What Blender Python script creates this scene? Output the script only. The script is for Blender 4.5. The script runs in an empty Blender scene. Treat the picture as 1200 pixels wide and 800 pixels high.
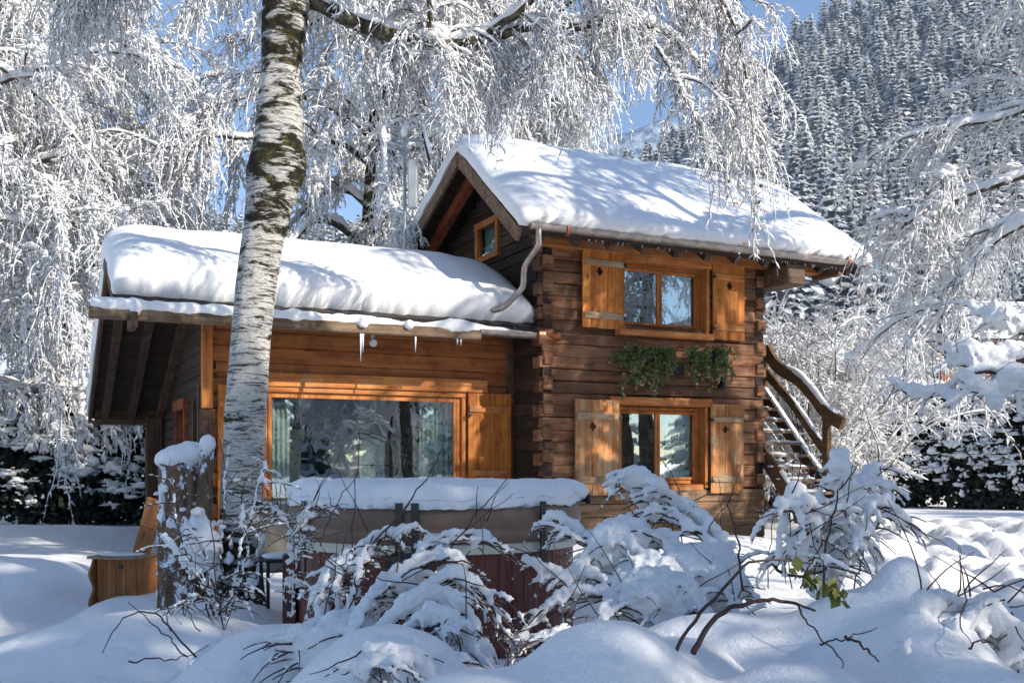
import bpy, math, random
import numpy as np
from mathutils import Vector, Matrix, noise as mnoise
R = np.random.default_rng(7)
random.seed(5)
PI = math.pi
sc = bpy.context.scene
COL = sc.collection

# ------------------------------------------------------------------ frame of the picture
F, HY, EYE = 1167.0, 540.0, 1.27            # focal length in pixels of a 1200 wide picture, horizon row, eye height


def at(px, py, Y):                          # pixel + distance -> a point in the place
    return np.array([(px - 600) / F * Y, Y, EYE + (HY - py) * Y / F])


# house frame: u along the front wall, v into the depth, z up
TH = math.atan2(F, 2400.0)
HX, HYY = 36 / F * 14.0, 14.0


def hw(u, v, z):
    return np.array([HX + math.cos(TH) * u - math.sin(TH) * v, HYY + math.sin(TH) * u + math.cos(TH) * v, z])


# ------------------------------------------------------------------ node helpers
class NT:
    def __init__(s, name):
        s.m = bpy.data.materials.new(name)
        s.m.use_nodes = True
        s.t = s.m.node_tree
        s.t.nodes.clear()
        s.out = s.n('ShaderNodeOutputMaterial')

    def n(s, typ, **kw):
        nd = s.t.nodes.new(typ)
        for k, v in kw.items():
            if k in nd.inputs.keys() if isinstance(k, str) else False:
                s.set(nd, k, v)
            else:
                setattr(nd, k, v)
        return nd

    def set(s, nd, k, v):
        if isinstance(v, bpy.types.NodeSocket):
            s.t.links.new(v, nd.inputs[k])
        else:
            nd.inputs[k].default_value = v

    def L(s, a, b):
        s.t.links.new(a, b)

    def coord(s, scale=(1, 1, 1), off=None):
        tc = s.n('ShaderNodeTexCoord')
        mp = s.n('ShaderNodeMapping')
        mp.inputs['Scale'].default_value = scale
        s.L(tc.outputs['Object'], mp.inputs['Vector'])
        if off is not None:
            s.L(off, mp.inputs['Location'])
        return mp.outputs[0]

    def noise(s, vec, scale, detail=4, rough=.55, dist=0.0):
        nd = s.n('ShaderNodeTexNoise')
        nd.inputs['Scale'].default_value = scale
        nd.inputs['Detail'].default_value = detail
        nd.inputs['Roughness'].default_value = rough
        nd.inputs['Distortion'].default_value = dist
        s.L(vec, nd.inputs['Vector'])
        return nd.outputs['Fac']

    def ramp(s, fac, stops, interp='LINEAR'):
        nd = s.n('ShaderNodeValToRGB')
        cr = nd.color_ramp
        cr.interpolation = interp
        while len(cr.elements) < len(stops):
            cr.elements.new(.5)
        for e, (p, c) in zip(cr.elements, stops):
            e.position = p
            e.color = (c, c, c, 1) if isinstance(c, (int, float)) else (*c, 1)
        s.L(fac, nd.inputs[0])
        return nd.outputs[0]

    def mix(s, fac, a, b, blend='MIX'):
        nd = s.n('ShaderNodeMix')
        nd.data_type = 'RGBA'
        nd.blend_type = blend
        for k, v in ((0, fac), (6, a), (7, b)):
            if isinstance(v, bpy.types.NodeSocket):
                s.L(v, nd.inputs[k])
            elif k == 0:
                nd.inputs[0].default_value = v
            else:
                nd.inputs[k].default_value = (*v, 1) if len(v) == 3 else v
        return nd.outputs[2]

    def math(s, op, a, b=0.0, c=0.0):
        nd = s.n('ShaderNodeMath')
        nd.operation = op
        for k, v in enumerate((a, b, c)):
            if isinstance(v, bpy.types.NodeSocket):
                s.L(v, nd.inputs[k])
            else:
                nd.inputs[k].default_value = v
        return nd.outputs[0]

    def attr(s, name):
        nd = s.n('ShaderNodeAttribute')
        nd.attribute_name = name
        return nd.outputs['Fac']

    def bump(s, h, strength=.5, dist=.02):
        nd = s.n('ShaderNodeBump')
        nd.inputs['Strength'].default_value = strength
        nd.inputs['Distance'].default_value = dist
        s.L(h, nd.inputs['Height'])
        return nd.outputs[0]

    def pbr(s, col, rough=.6, bump=None, metal=0.0, spec=.5, sss=0.0):
        nd = s.n('ShaderNodeBsdfPrincipled')
        for k, v in (('Base Color', col), ('Roughness', rough)):
            if isinstance(v, bpy.types.NodeSocket):
                s.L(v, nd.inputs[k])
            else:
                nd.inputs[k].default_value = (*v, 1) if k == 'Base Color' else v
        nd.inputs['Metallic'].default_value = metal
        nd.inputs['Specular IOR Level'].default_value = spec
        if bump is not None:
            s.L(bump, nd.inputs['Normal'])
        s.L(nd.outputs[0], s.out.inputs[0])
        return nd


def mat_snow(name, s1=9, s2=60, b=.35, col=(.87, .865, .865)):
    t = NT(name)
    c = t.coord()
    a = t.noise(c, s1, 5, .6)
    g = t.noise(c, s2, 3, .7)
    h = t.math('MULTIPLY_ADD', g, .3, a)
    t.pbr(t.mix(a, tuple(x * .97 for x in col), col), .55, t.bump(h, b, .03), spec=.25)
    return t.m


def mat_plain(name, col, rough=.6, metal=0.0, var=.25, scale=20, bump=.2, spec=.5):
    t = NT(name)
    a = t.noise(t.coord(), scale, 5, .6)
    lo = tuple(x * (1 - var) for x in col)
    hi = tuple(min(1, x * (1 + var)) for x in col)
    t.pbr(t.ramp(a, [(.3, lo), (.7, hi)]), rough, t.bump(a, bump, .01), metal, spec)
    return t.m


def mat_wood(name, dark, mid, light, axis=0, fine=26, rough=.7, weather=None, wlo=.5, wamt=.8, seam=None, knots=True, tint=.55, bumpd=.012, stain=.55):
    """grain runs along axis; 'rnd' gives every board its own tone and its own grain"""
    t = NT(name)
    rnd = t.attr('rnd')
    cmb = t.n('ShaderNodeCombineXYZ')
    for i in range(3):
        t.L(t.math('MULTIPLY', rnd, 13.0 + 7 * i), cmb.inputs[i])
    sc_ = [1.0, 1.0, 1.0]
    sc_[axis] = .06
    c = t.coord(tuple(sc_), cmb.outputs[0])
    g = t.noise(c, fine, 6, .65, .6)
    sc2 = [1.0, 1.0, 1.0]
    sc2[axis] = .35
    c2 = t.coord(tuple(sc2), cmb.outputs[0])
    b = t.noise(c2, 5.5, 4, .6, .4)
    f = t.math('MULTIPLY_ADD', g, .65, t.math('MULTIPLY', b, .42))
    col = t.ramp(f, [(.33, dark), (.52, mid), (.72, light)])
    stn = t.noise(t.coord((1, 1, 1)), 3.4, 6, .68, .5)
    col = t.mix(t.ramp(stn, [(.50, 0.0), (.68, stain)]), col, tuple(x * .8 for x in dark))
    if knots:
        vo = t.n('ShaderNodeTexVoronoi')
        vo.inputs['Scale'].default_value = 3.6
        t.L(c2, vo.inputs['Vector'])
        k = t.ramp(vo.outputs['Distance'], [(.035, 1.0), (.10, 0.0)])
        col = t.mix(t.math('MULTIPLY', k, .75), col, tuple(x * .35 for x in dark))
    if weather:
        w = t.noise(t.coord((1, 1, 1)), 2.3, 6, .7)
        w2 = t.math('ADD', w, t.math('MULTIPLY', g, .25))
        wm = t.ramp(w2, [(wlo, 0.0), (wlo + .16, wamt)])
        col = t.mix(wm, col, t.ramp(g, [(.3, tuple(x * .55 for x in weather)), (.7, weather)]))
    tn = t.math('MULTIPLY_ADD', rnd, tint, 1 - tint * .5)
    cc = t.n('ShaderNodeCombineXYZ')
    for i in range(3):
        t.L(tn, cc.inputs[i])
    col = t.mix(1.0, col, cc.outputs[0], 'MULTIPLY')
    h = f
    if seam:
        ax, per, off = seam
        sep = t.n('ShaderNodeSeparateXYZ')
        t.L(t.coord(), sep.inputs[0])
        fr = t.math('FRACT', t.math('DIVIDE', t.math('ADD', sep.outputs[ax], off), per))
        d = t.math('ABSOLUTE', t.math('SUBTRACT', fr, .5))
        sm = t.ramp(d, [(.455, 1.0), (.49, 0.0)])
        col = t.mix(t.math('SUBTRACT', 1.0, sm), col, tuple(x * .25 for x in dark))
        h = t.math('ADD', f, t.math('MULTIPLY', sm, 1.4))
    t.pbr(col, rough, t.bump(h, .7, bumpd), spec=.3)
    return t.m


M = {}
M['snow'] = mat_snow('snow_ground', 7, 75, .8)
M['snow_roof'] = mat_snow('snow_roof', 4, 40, .4, (.88, .875, .875))
M['snow_bush'] = mat_snow('snow_bush', 22, 130, .6)


def mat_frost():
    t = NT('frost')
    n = t.noise(t.coord(), 18, 4, .6)
    bs = t.pbr((.95, .945, .94), .6, t.bump(n, .3, .02), spec=.2)
    tl = t.n('ShaderNodeBsdfTranslucent')
    tl.inputs['Color'].default_value = (.95, .95, .95, 1)
    mx = t.n('ShaderNodeMixShader')
    mx.inputs[0].default_value = .24
    t.L(bs.outputs[0], mx.inputs[1])
    t.L(tl.outputs[0], mx.inputs[2])
    t.L(mx.outputs[0], t.out.inputs[0])
    return t.m


M['frost'] = mat_frost()
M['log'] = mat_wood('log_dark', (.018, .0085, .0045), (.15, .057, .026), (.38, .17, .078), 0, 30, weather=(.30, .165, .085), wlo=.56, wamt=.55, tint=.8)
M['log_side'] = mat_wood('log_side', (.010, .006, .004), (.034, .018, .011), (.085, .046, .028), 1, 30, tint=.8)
M['log_pale'] = mat_wood('log_pale', (.07, .04, .022), (.24, .14, .075), (.40, .26, .145), 0, 26, tint=.5)
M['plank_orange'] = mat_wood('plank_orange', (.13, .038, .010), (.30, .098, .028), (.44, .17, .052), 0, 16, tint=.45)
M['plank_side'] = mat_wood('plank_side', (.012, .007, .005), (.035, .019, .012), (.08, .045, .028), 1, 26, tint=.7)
M['trim'] = mat_wood('trim_amber', (.22, .062, .014), (.48, .165, .042), (.66, .31, .10), 0, 18, tint=.35, weather=(.42, .3, .18), wlo=.66, wamt=.6)
M['trim_z'] = mat_wood('trim_amber_upright', (.22, .06, .012), (.46, .155, .036), (.64, .27, .08), 2, 18, tint=.35)
M['shutter'] = mat_wood('shutter_upper', (.20, .045, .008), (.50, .155, .026), (.70, .30, .07), 2, 22, tint=.45)
M['shutter_old'] = mat_wood('shutter_lower', (.20, .055, .014), (.44, .165, .045), (.60, .34, .14), 2, 22, tint=.7, weather=(.46, .32, .19), wlo=.57, wamt=.7)
M['shutter_big'] = mat_wood('shutter_rust', (.16, .036, .007), (.42, .125, .02), (.62, .25, .05), 2, 20, tint=.4)
M['batten'] = mat_wood('batten_grey', (.14, .07, .03), (.32, .19, .095), (.50, .34, .19), 0, 22, tint=.3, weather=(.44, .34, .24), wlo=.55)
M['beam'] = mat_wood('beam_grey_brown', (.05, .031, .018), (.14, .088, .052), (.28, .19, .12), 0, 20, tint=.4, knots=False)
M['beam_v'] = mat_wood('rafter_brown', (.035, .02, .012), (.085, .048, .028), (.17, .10, .06), 1, 20, tint=.5, knots=False)
M['beam_z'] = mat_wood('post_brown', (.035, .018, .011), (.08, .042, .024), (.16, .09, .05), 2, 20, tint=.5, knots=False)
M['red_beam'] = mat_wood('rafter_red', (.10, .02, .006), (.22, .055, .018), (.34, .10, .04), 1, 20, tint=.2, knots=False)
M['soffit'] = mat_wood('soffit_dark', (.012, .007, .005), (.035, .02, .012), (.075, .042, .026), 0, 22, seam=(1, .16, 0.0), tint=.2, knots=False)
M['rail'] = mat_wood('rail_brown', (.035, .018, .008), (.10, .052, .022), (.19, .10, .045), 1, 20, tint=.3, knots=False)
M['tread'] = mat_wood('tread_grey', (.10, .065, .04), (.24, .165, .105), (.38, .28, .19), 0, 20, tint=.4, knots=False)
M['box'] = mat_wood('box_pine', (.12, .036, .010), (.29, .105, .028), (.44, .19, .06), 2, 20, tint=.5)
M['roofing'] = mat_plain('roofing_dark', (.035, .03, .028), .8, var=.4, scale=30)
M['metal'] = mat_plain('gutter_zinc', (.36, .31, .27), .36, .85, var=.35, scale=9, bump=.1)
M['copper'] = mat_plain('gutter_copper', (.34, .15, .09), .42, .8, var=.35, scale=9, bump=.1)
M['steel'] = mat_plain('steel_grey', (.38, .42, .42), .45, .6, var=.15, scale=12, bump=.05)
M['panel_grey'] = mat_plain('panel_grey', (.52, .53, .52), .5, .0, var=.06, scale=12, bump=.02)
M['black'] = mat_plain('black_plastic', (.012, .012, .013), .4, var=.3, bump=.05)
M['iron'] = mat_plain('iron_dark', (.03, .03, .034), .5, .4, var=.3, bump=.1)
M['inside'] = mat_plain('room_dark', (.05, .042, .036), .9, var=.3, scale=3)
M['curtain'] = mat_plain('curtain_pale_green', (.70, .74, .70), .85, var=.08, scale=8, bump=.1)
M['lace'] = mat_plain('curtain_white', (.68, .70, .70), .85, var=.08, scale=18, bump=.2)
M['vinyl'] = mat_plain('cover_brown', (.185, .115, .078), .55, var=.12, scale=7, bump=.25)
M['cream'] = mat_plain('rim_cream', (.56, .52, .43), .45, var=.06, scale=6, bump=.05)
M['tub'] = mat_wood('tub_redwood', (.05, .013, .010), (.125, .036, .027), (.22, .075, .055), 2, 18, tint=.5, knots=False, rough=.5)
M['bark'] = mat_plain('bark_brown', (.085, .056, .042), .9, var=.5, scale=40, bump=.5)
M['twig'] = mat_plain('twig_brown', (.075, .047, .034), .85, var=.4, scale=60, bump=.2)
M['stem'] = mat_plain('stem_redbrown', (.055, .03, .024), .7, var=.4, scale=50, bump=.2)
M['leaf_dry'] = mat_plain('leaf_dry', (.22, .10, .035), .8, var=.4, scale=30, bump=.1)
M['leaf_green'] = mat_plain('leaf_green', (.105, .135, .035), .55, var=.6, scale=14, bump=.1)
M['leaf_olive'] = mat_plain('leaf_olive', (.14, .15, .022), .55, var=.5, scale=10, bump=.1)
M['flower_pink'] = mat_plain('flower_faded', (.42, .20, .15), .8, var=.4, scale=30, bump=.1)
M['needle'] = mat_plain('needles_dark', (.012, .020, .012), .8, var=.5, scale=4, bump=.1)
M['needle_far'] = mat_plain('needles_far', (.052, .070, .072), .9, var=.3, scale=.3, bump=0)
M['canvas'] = mat_plain('canvas_beige', (.34, .30, .23), .85, var=.12, scale=6, bump=.2)
M['ice'] = mat_plain('ice', (.75, .8, .86), .12, var=.05, bump=.1)
M['chalet_red'] = mat_plain('chalet_red', (.26, .075, .028), .8, var=.4, scale=3)


def mat_glass():
    t = NT('window_glass')
    g = t.n('ShaderNodeBsdfGlossy')
    g.inputs['Roughness'].default_value = .015
    g.inputs['Color'].default_value = (.82, .9, .97, 1)
    w = t.noise(t.coord((1, 1, 1)), 2.2, 2, .5)
    t.L(t.bump(w, .05, .02), g.inputs['Normal'])
    tr = t.n('ShaderNodeBsdfTransparent')
    tr.inputs['Color'].default_value = (.78, .84, .82, 1)
    mx = t.n('ShaderNodeMixShader')
    mx.inputs[0].default_value = .24
    t.L(tr.outputs[0], mx.inputs[1])
    t.L(g.outputs[0], mx.inputs[2])
    t.L(mx.outputs[0], t.out.inputs[0])
    return t.m


M['glass'] = mat_glass()


def mat_birch():
    t = NT('birch_bark')
    c = t.coord((1, 1, 9))
    a = t.noise(c, 4.6, 8, .78, .8)                       # thin level lenticels
    c2 = t.coord((1, 1, 3.0))
    b = t.noise(c2, 3.2, 6, .66, .4)                      # black rough patches
    fine = t.noise(t.coord((1, 1, 5)), 24, 4, .7)
    base = t.ramp(fine, [(.3, (.34, .31, .27)), (.62, (.72, .69, .63))])
    st = t.ramp(a, [(.42, 1.0), (.47, 0.0)])
    col = t.mix(st, base, (.075, .058, .046))
    sep = t.n('ShaderNodeSeparateXYZ')
    t.L(t.coord(), sep.inputs[0])
    zm = t.ramp(t.math('DIVIDE', sep.outputs[2], 10.0),   # how patchy each height is
                [(0.0, .27), (.07, .16), (.11, .05), (.165, .10), (.18, .06), (.225, .08), (.235, .13), (.25, .06), (.28, .08), (.287, .19), (.30, .07), (.32, .17), (.34, .20), (.355, .13), (.365, .23), (.385, .25), (.405, .17), (.42, .13), (.45, .15), (.475, .20), (.52, .22), (.6, .2)])
    pb = t.math('ADD', b, zm)
    pm = t.ramp(pb, [(.66, 0.0), (.72, 1.0)])
    moss = t.noise(t.coord(), 14, 4, .7)
    mc = t.ramp(moss, [(.42, (.014, .010, .007)), (.56, (.040, .034, .012)), (.68, (.13, .11, .022))])
    col = t.mix(pm, col, mc)
    h = t.math('ADD', t.math('MULTIPLY', pm, .9), t.math('ADD', fine, t.math('MULTIPLY', st, -.4)))
    t.pbr(col, .75, t.bump(h, .8, .02), spec=.25)
    return t.m


M['birch'] = mat_birch()


def mat_limb():
    t = NT('limb_bark')
    b = t.noise(t.coord(), 9, 6, .7)
    t.pbr(t.ramp(b, [(.32, (.018, .014, .010)), (.48, (.075, .062, .038)), (.62, (.17, .155, .12)), (.75, (.12, .12, .03))]), .85, t.bump(b, .8, .02), spec=.2)
    return t.m


M['limb'] = mat_limb()


def mat_snowy_bark():
    """dead trunk: rough brown bark with wind-blown snow stuck to it"""
    t = NT('stump_bark')
    g = t.noise(t.coord((1, 1, .22)), 20, 6, .7, .4)
    col = t.ramp(g, [(.3, (.05, .03, .02)), (.5, (.17, .105, .068)), (.72, (.30, .20, .135))])
    s = t.noise(t.coord((1, 1, .7)), 6.5, 7, .75)
    sm = t.ramp(s, [(.535, 0.0), (.565, 1.0)])
    col = t.mix(sm, col, (.84, .86, .9))
    t.pbr(col, .8, t.bump(t.math('ADD', g, sm), .9, .03), spec=.2)
    return t.m


M['stump'] = mat_snowy_bark()


# ------------------------------------------------------------------ mesh building
class MB:
    def __init__(s):
        s.v, s.f, s.r, s.mi, s.n = [], [], [], [], 0      # verts, (faces array) list, rnd, material index, count
        s.sm = []

    def add(s, v, faces, rnd=None, mi=0, smooth=False):
        v = np.asarray(v, float).reshape(-1, 3)
        s.v.append(v)
        s.r.append(np.full(len(v), random.random() if rnd is None else rnd) if not isinstance(rnd, np.ndarray) else rnd)
        groups = faces if isinstance(faces, list) and len(faces) and isinstance(faces[0], np.ndarray) and faces[0].ndim == 2 else None
        if groups is None:
            by = {}
            for f in faces:
                by.setdefault(len(f), []).append(f)
            groups = [np.array(x) for x in by.values()]
        for g in groups:
            s.f.append(g + s.n)
            s.mi.append(mi)
            s.sm.append(smooth)
        s.n += len(v)
        return s

    BF = [(0, 3, 2, 1), (4, 5, 6, 7), (0, 1, 5, 4), (1, 2, 6, 5), (2, 3, 7, 6), (3, 0, 4, 7)]

    def box(s, a, b, rnd=None, mi=0, jit=0.0, bev=0.0):
        (x0, y0, z0), (x1, y1, z1) = a, b
        if bev:                                            # chamfered box
            e = min(bev, abs(x1 - x0) / 2.2, abs(y1 - y0) / 2.2, abs(z1 - z0) / 2.2)
            vs, idx = [], {}
            X, Y, Z = (x0, x1), (y0, y1), (z0, z1)
            for i in (0, 1):
                for j in (0, 1):
                    for k in (0, 1):
                        sx, sy, sz = (e if i == 0 else -e), (e if j == 0 else -e), (e if k == 0 else -e)
                        for ax in range(3):
                            p = [X[i] + sx, Y[j] + sy, Z[k] + sz]
                            p[ax] = (X[i], Y[j], Z[k])[ax]
                            idx[(i, j, k, ax)] = len(vs)
                            vs.append(p)
            F_ = []
            I = idx
            for i in (0, 1):
                q = [I[(i, 0, 0, 0)], I[(i, 1, 0, 0)], I[(i, 1, 1, 0)], I[(i, 0, 1, 0)]]
                F_.append(q if i else q[::-1])
                q = [I[(0, i, 0, 1)], I[(0, i, 1, 1)], I[(1, i, 1, 1)], I[(1, i, 0, 1)]]
                F_.append(q if i else q[::-1])
                q = [I[(0, 0, i, 2)], I[(1, 0, i, 2)], I[(1, 1, i, 2)], I[(0, 1, i, 2)]]
                F_.append(q if i else q[::-1])
            for i in (0, 1):
                for j in (0, 1):
                    F_.append([I[(i, j, 0, 0)], I[(i, j, 1, 0)], I[(i, j, 1, 1)], I[(i, j, 0, 1)]])
                    F_.append([I[(i, 0, j, 0)], I[(i, 1, j, 0)], I[(i, 1, j, 2)], I[(i, 0, j, 2)]])
                    F_.append([I[(0, i, j, 1)], I[(1, i, j, 1)], I[(1, i, j, 2)], I[(0, i, j, 2)]])
                    for k in (0, 1):
                        F_.append([I[(i, j, k, 0)], I[(i, j, k, 1)], I[(i, j, k, 2)]])
            v = np.array(vs)
            if jit:
                v = v + R.normal(0, jit, v.shape)
            return s.add(v, F_, rnd, mi)
        v = np.array([(x0, y0, z0), (x1, y0, z0), (x1, y1, z0), (x0, y1, z0), (x0, y0, z1), (x1, y0, z1), (x1, y1, z1), (x0, y1, z1)], float)
        if jit:
            v += R.normal(0, jit, v.shape)
        return s.add(v, s.BF, rnd, mi)

    def beam(s, p, q, w, h, up=(0, 0, 1), rnd=None, mi=0):
        """a bar from p to q, w wide, h high"""
        p, q, up = np.array(p, float), np.array(q, float), np.array(up, float)
        d = q - p
        d /= np.linalg.norm(d)
        a = np.cross(d, up)
        a /= np.linalg.norm(a)
        b = np.cross(a, d)
        v = [o + a * w / 2 * i + b * h / 2 * j for o in (p, q) for i, j in ((-1, -1), (1, -1), (1, 1), (-1, 1))]
        return s.add(v, s.BF, rnd, mi)

    def prism(s, poly, axis, a, b, rnd=None, mi=0):
        """polygon in the two other axes, extruded along axis from a to b"""
        o = [i for i in range(3) if i != axis]
        n = len(poly)
        v = np.zeros((2 * n, 3))
        for k, val in enumerate((a, b)):
            for i, p in enumerate(poly):
                v[k * n + i, o[0]], v[k * n + i, o[1]], v[k * n + i, axis] = p[0], p[1], val
        f = [tuple(range(n)), tuple(range(2 * n - 1, n - 1, -1))] + [(i, (i + 1) % n, n + (i + 1) % n, n + i) for i in range(n)]
        return s.add(v, f, rnd, mi)

    def tube(s, pts, rad, sides=8, rnd=None, mi=0, smooth=True, lump=0.0, squash=1.0):
        pts = np.asarray(pts, float)
        rad = np.broadcast_to(np.asarray(rad, float), (len(pts),)).copy()
        return s.tubes(pts[None], rad[None], sides, rnd, mi, smooth, lump, squash)

    def tubes(s, P, r, sides=3, rnd=None, mi=0, smooth=True, lump=0.0, squash=1.0):
        """many tubes at once: P (N,K,3), r (N,K)"""
        N, K, _ = P.shape
        T = np.gradient(P, axis=1)
        T /= np.linalg.norm(T, axis=2, keepdims=True) + 1e-9
        ref = np.broadcast_to(np.array([.31, .95, .08]), T.shape).copy()
        par = np.abs((T * ref).sum(2)) > .93
        ref[par] = (.9, .1, .42)
        A = np.cross(T, ref)
        A /= np.linalg.norm(A, axis=2, keepdims=True) + 1e-9
        B = np.cross(T, A)
        an = np.arange(sides) * 2 * PI / sides
        rr = r[:, :, None]
        if lump:
            rr = rr * (1 + R.normal(0, lump, (N, K, sides)))
        else:
            rr = np.repeat(rr, sides, 2)
        V = P[:, :, None, :] + rr[..., None] * (A[:, :, None, :] * np.cos(an)[None, None, :, None] + B[:, :, None, :] * np.sin(an)[None, None, :, None] * squash)
        base = (np.arange(N)[:, None, None] * K + np.arange(K - 1)[None, :, None]) * sides
        j = np.arange(sides)[None, None, :]
        j2 = (j + 1) % sides
        q = np.stack([base + j, base + j2, base + sides + j2, base + sides + j], -1).reshape(-1, 4)
        gs = [q]
        caps = np.stack([np.arange(N)[:, None] * K * sides + np.arange(sides)[None, ::-1]], 0).reshape(-1, sides)
        cape = (np.arange(N)[:, None] * K + K - 1) * sides + np.arange(sides)[None]
        gs += [np.concatenate([caps, cape])]
        if sides == 4:
            gs = [np.concatenate(gs)]
        rn = rnd
        if rnd is None:
            rn = np.repeat(R.random(N), K * sides)
        return s.add(V.reshape(-1, 3), gs, rn, mi, smooth)

    def blobs(s, C, S, mi=0, lump=.15, sub=1, rot=True, smooth=True):
        """many lumpy ellipsoids at once: centres (N,3), radii (N,3)"""
        bv, bf = ICO[sub]
        C, S = np.asarray(C, float).reshape(-1, 3), np.asarray(S, float).reshape(-1, 3)
        N, n = len(C), len(bv)
        V = np.repeat(bv[None], N, 0) * (1 + R.normal(0, lump, (N, n, 1)))
        V = V * S[:, None]
        if rot:
            a = R.random(N) * 2 * PI
            c, q = np.cos(a)[:, None], np.sin(a)[:, None]
            V = np.stack([V[..., 0] * c - V[..., 1] * q, V[..., 0] * q + V[..., 1] * c, V[..., 2]], -1)
        V += C[:, None]
        fc = (bf[None] + (np.arange(N) * n)[:, None, None]).reshape(-1, 3)
        return s.add(V.reshape(-1, 3), [fc], np.repeat(R.random(N), n), mi, smooth)

    def leaves(s, C, size, mi=0, flat=0.0, long=1.0):
        """many small leaf-like quads folded at random"""
        C = np.asarray(C, float).reshape(-1, 3)
        N = len(C)
        a = R.normal(size=(N, 3))
        a /= np.linalg.norm(a, axis=1, keepdims=True)
        b = np.cross(a, R.normal(size=(N, 3)))
        b /= np.linalg.norm(b, axis=1, keepdims=True)
        sz = (size * (.6 + .8 * R.random(N)))[:, None]
        a, b = a * sz * long, b * sz * .5
        V = np.stack([C, C + a * .5 + b, C + a, C + a * .5 - b], 1)
        return s.add(V.reshape(-1, 3), [np.arange(N * 4).reshape(-1, 4)], np.repeat(R.random(N), 4), mi)

    def build(s, name, mats, parent=None, link=True):
        me = bpy.data.meshes.new(name)
        V = np.concatenate(s.v)
        counts = np.concatenate([np.full(len(g), g.shape[1]) for g in s.f])
        loops = np.concatenate([g.ravel() for g in s.f])
        me.vertices.add(len(V))
        me.vertices.foreach_set('co', V.astype(np.float32).ravel())
        me.loops.add(len(loops))
        me.loops.foreach_set('vertex_index', loops.astype(np.int32))
        me.polygons.add(len(counts))
        st = np.concatenate([[0], np.cumsum(counts)[:-1]])
        me.polygons.foreach_set('loop_start', st.astype(np.int32))
        me.polygons.foreach_set('material_index', np.concatenate([np.full(len(g), m) for g, m in zip(s.f, s.mi)]).astype(np.int32))
        me.polygons.foreach_set('use_smooth', np.concatenate([np.full(len(g), m) for g, m in zip(s.f, s.sm)]))
        me.update(calc_edges=True)
        at_ = me.attributes.new('rnd', 'FLOAT', 'POINT')
        at_.data.foreach_set('value', np.concatenate(s.r).astype(np.float32))
        for m in (mats if isinstance(mats, (list, tuple)) else [mats]):
            me.materials.append(M[m] if isinstance(m, str) else m)
        o = bpy.data.objects.new(name, me)
        if link:
            COL.objects.link(o)
        if parent:
            o.parent = parent
        return o


    def build_each(s, name, mats, parent=None):
        """every piece added becomes an object of its own"""
        out, fi = [], 0
        start = 0
        for v, r in zip(s.v, s.r):
            e = start + len(v)
            m = MB()
            m.v, m.r, m.n = [v], [r], len(v)
            while fi < len(s.f) and start <= int(s.f[fi].flat[0]) < e:
                m.f.append(s.f[fi] - start)
                m.mi.append(s.mi[fi])
                m.sm.append(s.sm[fi])
                fi += 1
            out.append(m.build(name, mats, parent))
            start = e
        return out


def make_ico():
    import bmesh
    out = {}
    for sub in (1, 2, 3):
        bm = bmesh.new()
        bmesh.ops.create_icosphere(bm, subdivisions=sub, radius=1)
        out[sub] = (np.array([v.co[:] for v in bm.verts]), np.array([[v.index for v in f.verts] for f in bm.faces]))
        bm.free()
    return out


ICO = make_ico()


def tag(o, label=None, cat=None, group=None, kind=None):
    for k, v in (('label', label), ('category', cat), ('group', group), ('kind', kind)):
        if v:
            o[k] = v
    return o


def thing(name, label, cat, loc=(0, 0, 0), rz=0, group=None):
    o = bpy.data.objects.new(name, None)
    o.empty_display_size = .3
    COL.objects.link(o)
    o.location = loc
    o.rotation_euler = (0, 0, rz)
    return tag(o, label, cat, group)


def copy_tree(o, loc, rz=0, scale=1.0, label=None, parent=None):
    c = o.copy()
    COL.objects.link(c)
    c.parent = parent
    if parent is None:
        c.location = loc
        c.rotation_euler = (0, 0, rz)
        c.scale = (scale, scale, scale)
        if label:
            c['label'] = label
    for ch in o.children:
        copy_tree(ch, None, parent=c)
    return c


def fuse(o, voxel, smooth=0, grain=0.0):
    """melt overlapping lumps into one skin (snow), baked into the mesh"""
    m = o.modifiers.new('r', 'REMESH')
    m.mode = 'VOXEL'
    m.voxel_size = voxel
    m.use_smooth_shade = True
    if smooth:
        k = o.modifiers.new('s', 'SMOOTH')
        k.factor = .5
        k.iterations = smooth
    if grain:
        tx = bpy.data.textures.get('grain') or bpy.data.textures.new('grain', 'CLOUDS')
        tx.noise_scale = .032
        tx.noise_depth = 2
        dp = o.modifiers.new('d', 'DISPLACE')
        dp.texture = tx
        dp.strength = grain
        dp.mid_level = .5
    dg = bpy.context.evaluated_depsgraph_get()
    dg.update()
    me = bpy.data.meshes.new_from_object(o.evaluated_get(dg))
    mats = list(o.data.materials)
    o.modifiers.clear()
    o.data = me
    if not me.materials:
        for x in mats:
            me.materials.append(x)
    me.polygons.foreach_set('material_index', np.zeros(len(me.polygons), np.int32))
    return o


# smooth value noise on a plane
class VN:
    def __init__(s, seed):
        s.g = np.random.default_rng(seed).random((256, 256))

    def one(s, x, y):
        xi, yi = np.floor(x).astype(int), np.floor(y).astype(int)
        fx, fy = x - xi, y - yi
        fx, fy = fx * fx * (3 - 2 * fx), fy * fy * (3 - 2 * fy)
        g = s.g
        a, b = g[xi % 256, yi % 256], g[(xi + 1) % 256, yi % 256]
        c, d = g[xi % 256, (yi + 1) % 256], g[(xi + 1) % 256, (yi + 1) % 256]
        return (a * (1 - fx) + b * fx) * (1 - fy) + (c * (1 - fx) + d * fx) * fy

    def __call__(s, x, y, oct=4, gain=.5):
        t, amp, tot = 0, 1, 0
        for k in range(oct):
            t = t + amp * (s.one(x * 2 ** k + 17.3 * k, y * 2 ** k + 9.1 * k) - .5)
            tot += amp
            amp *= gain
        return t / tot * 2


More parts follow.
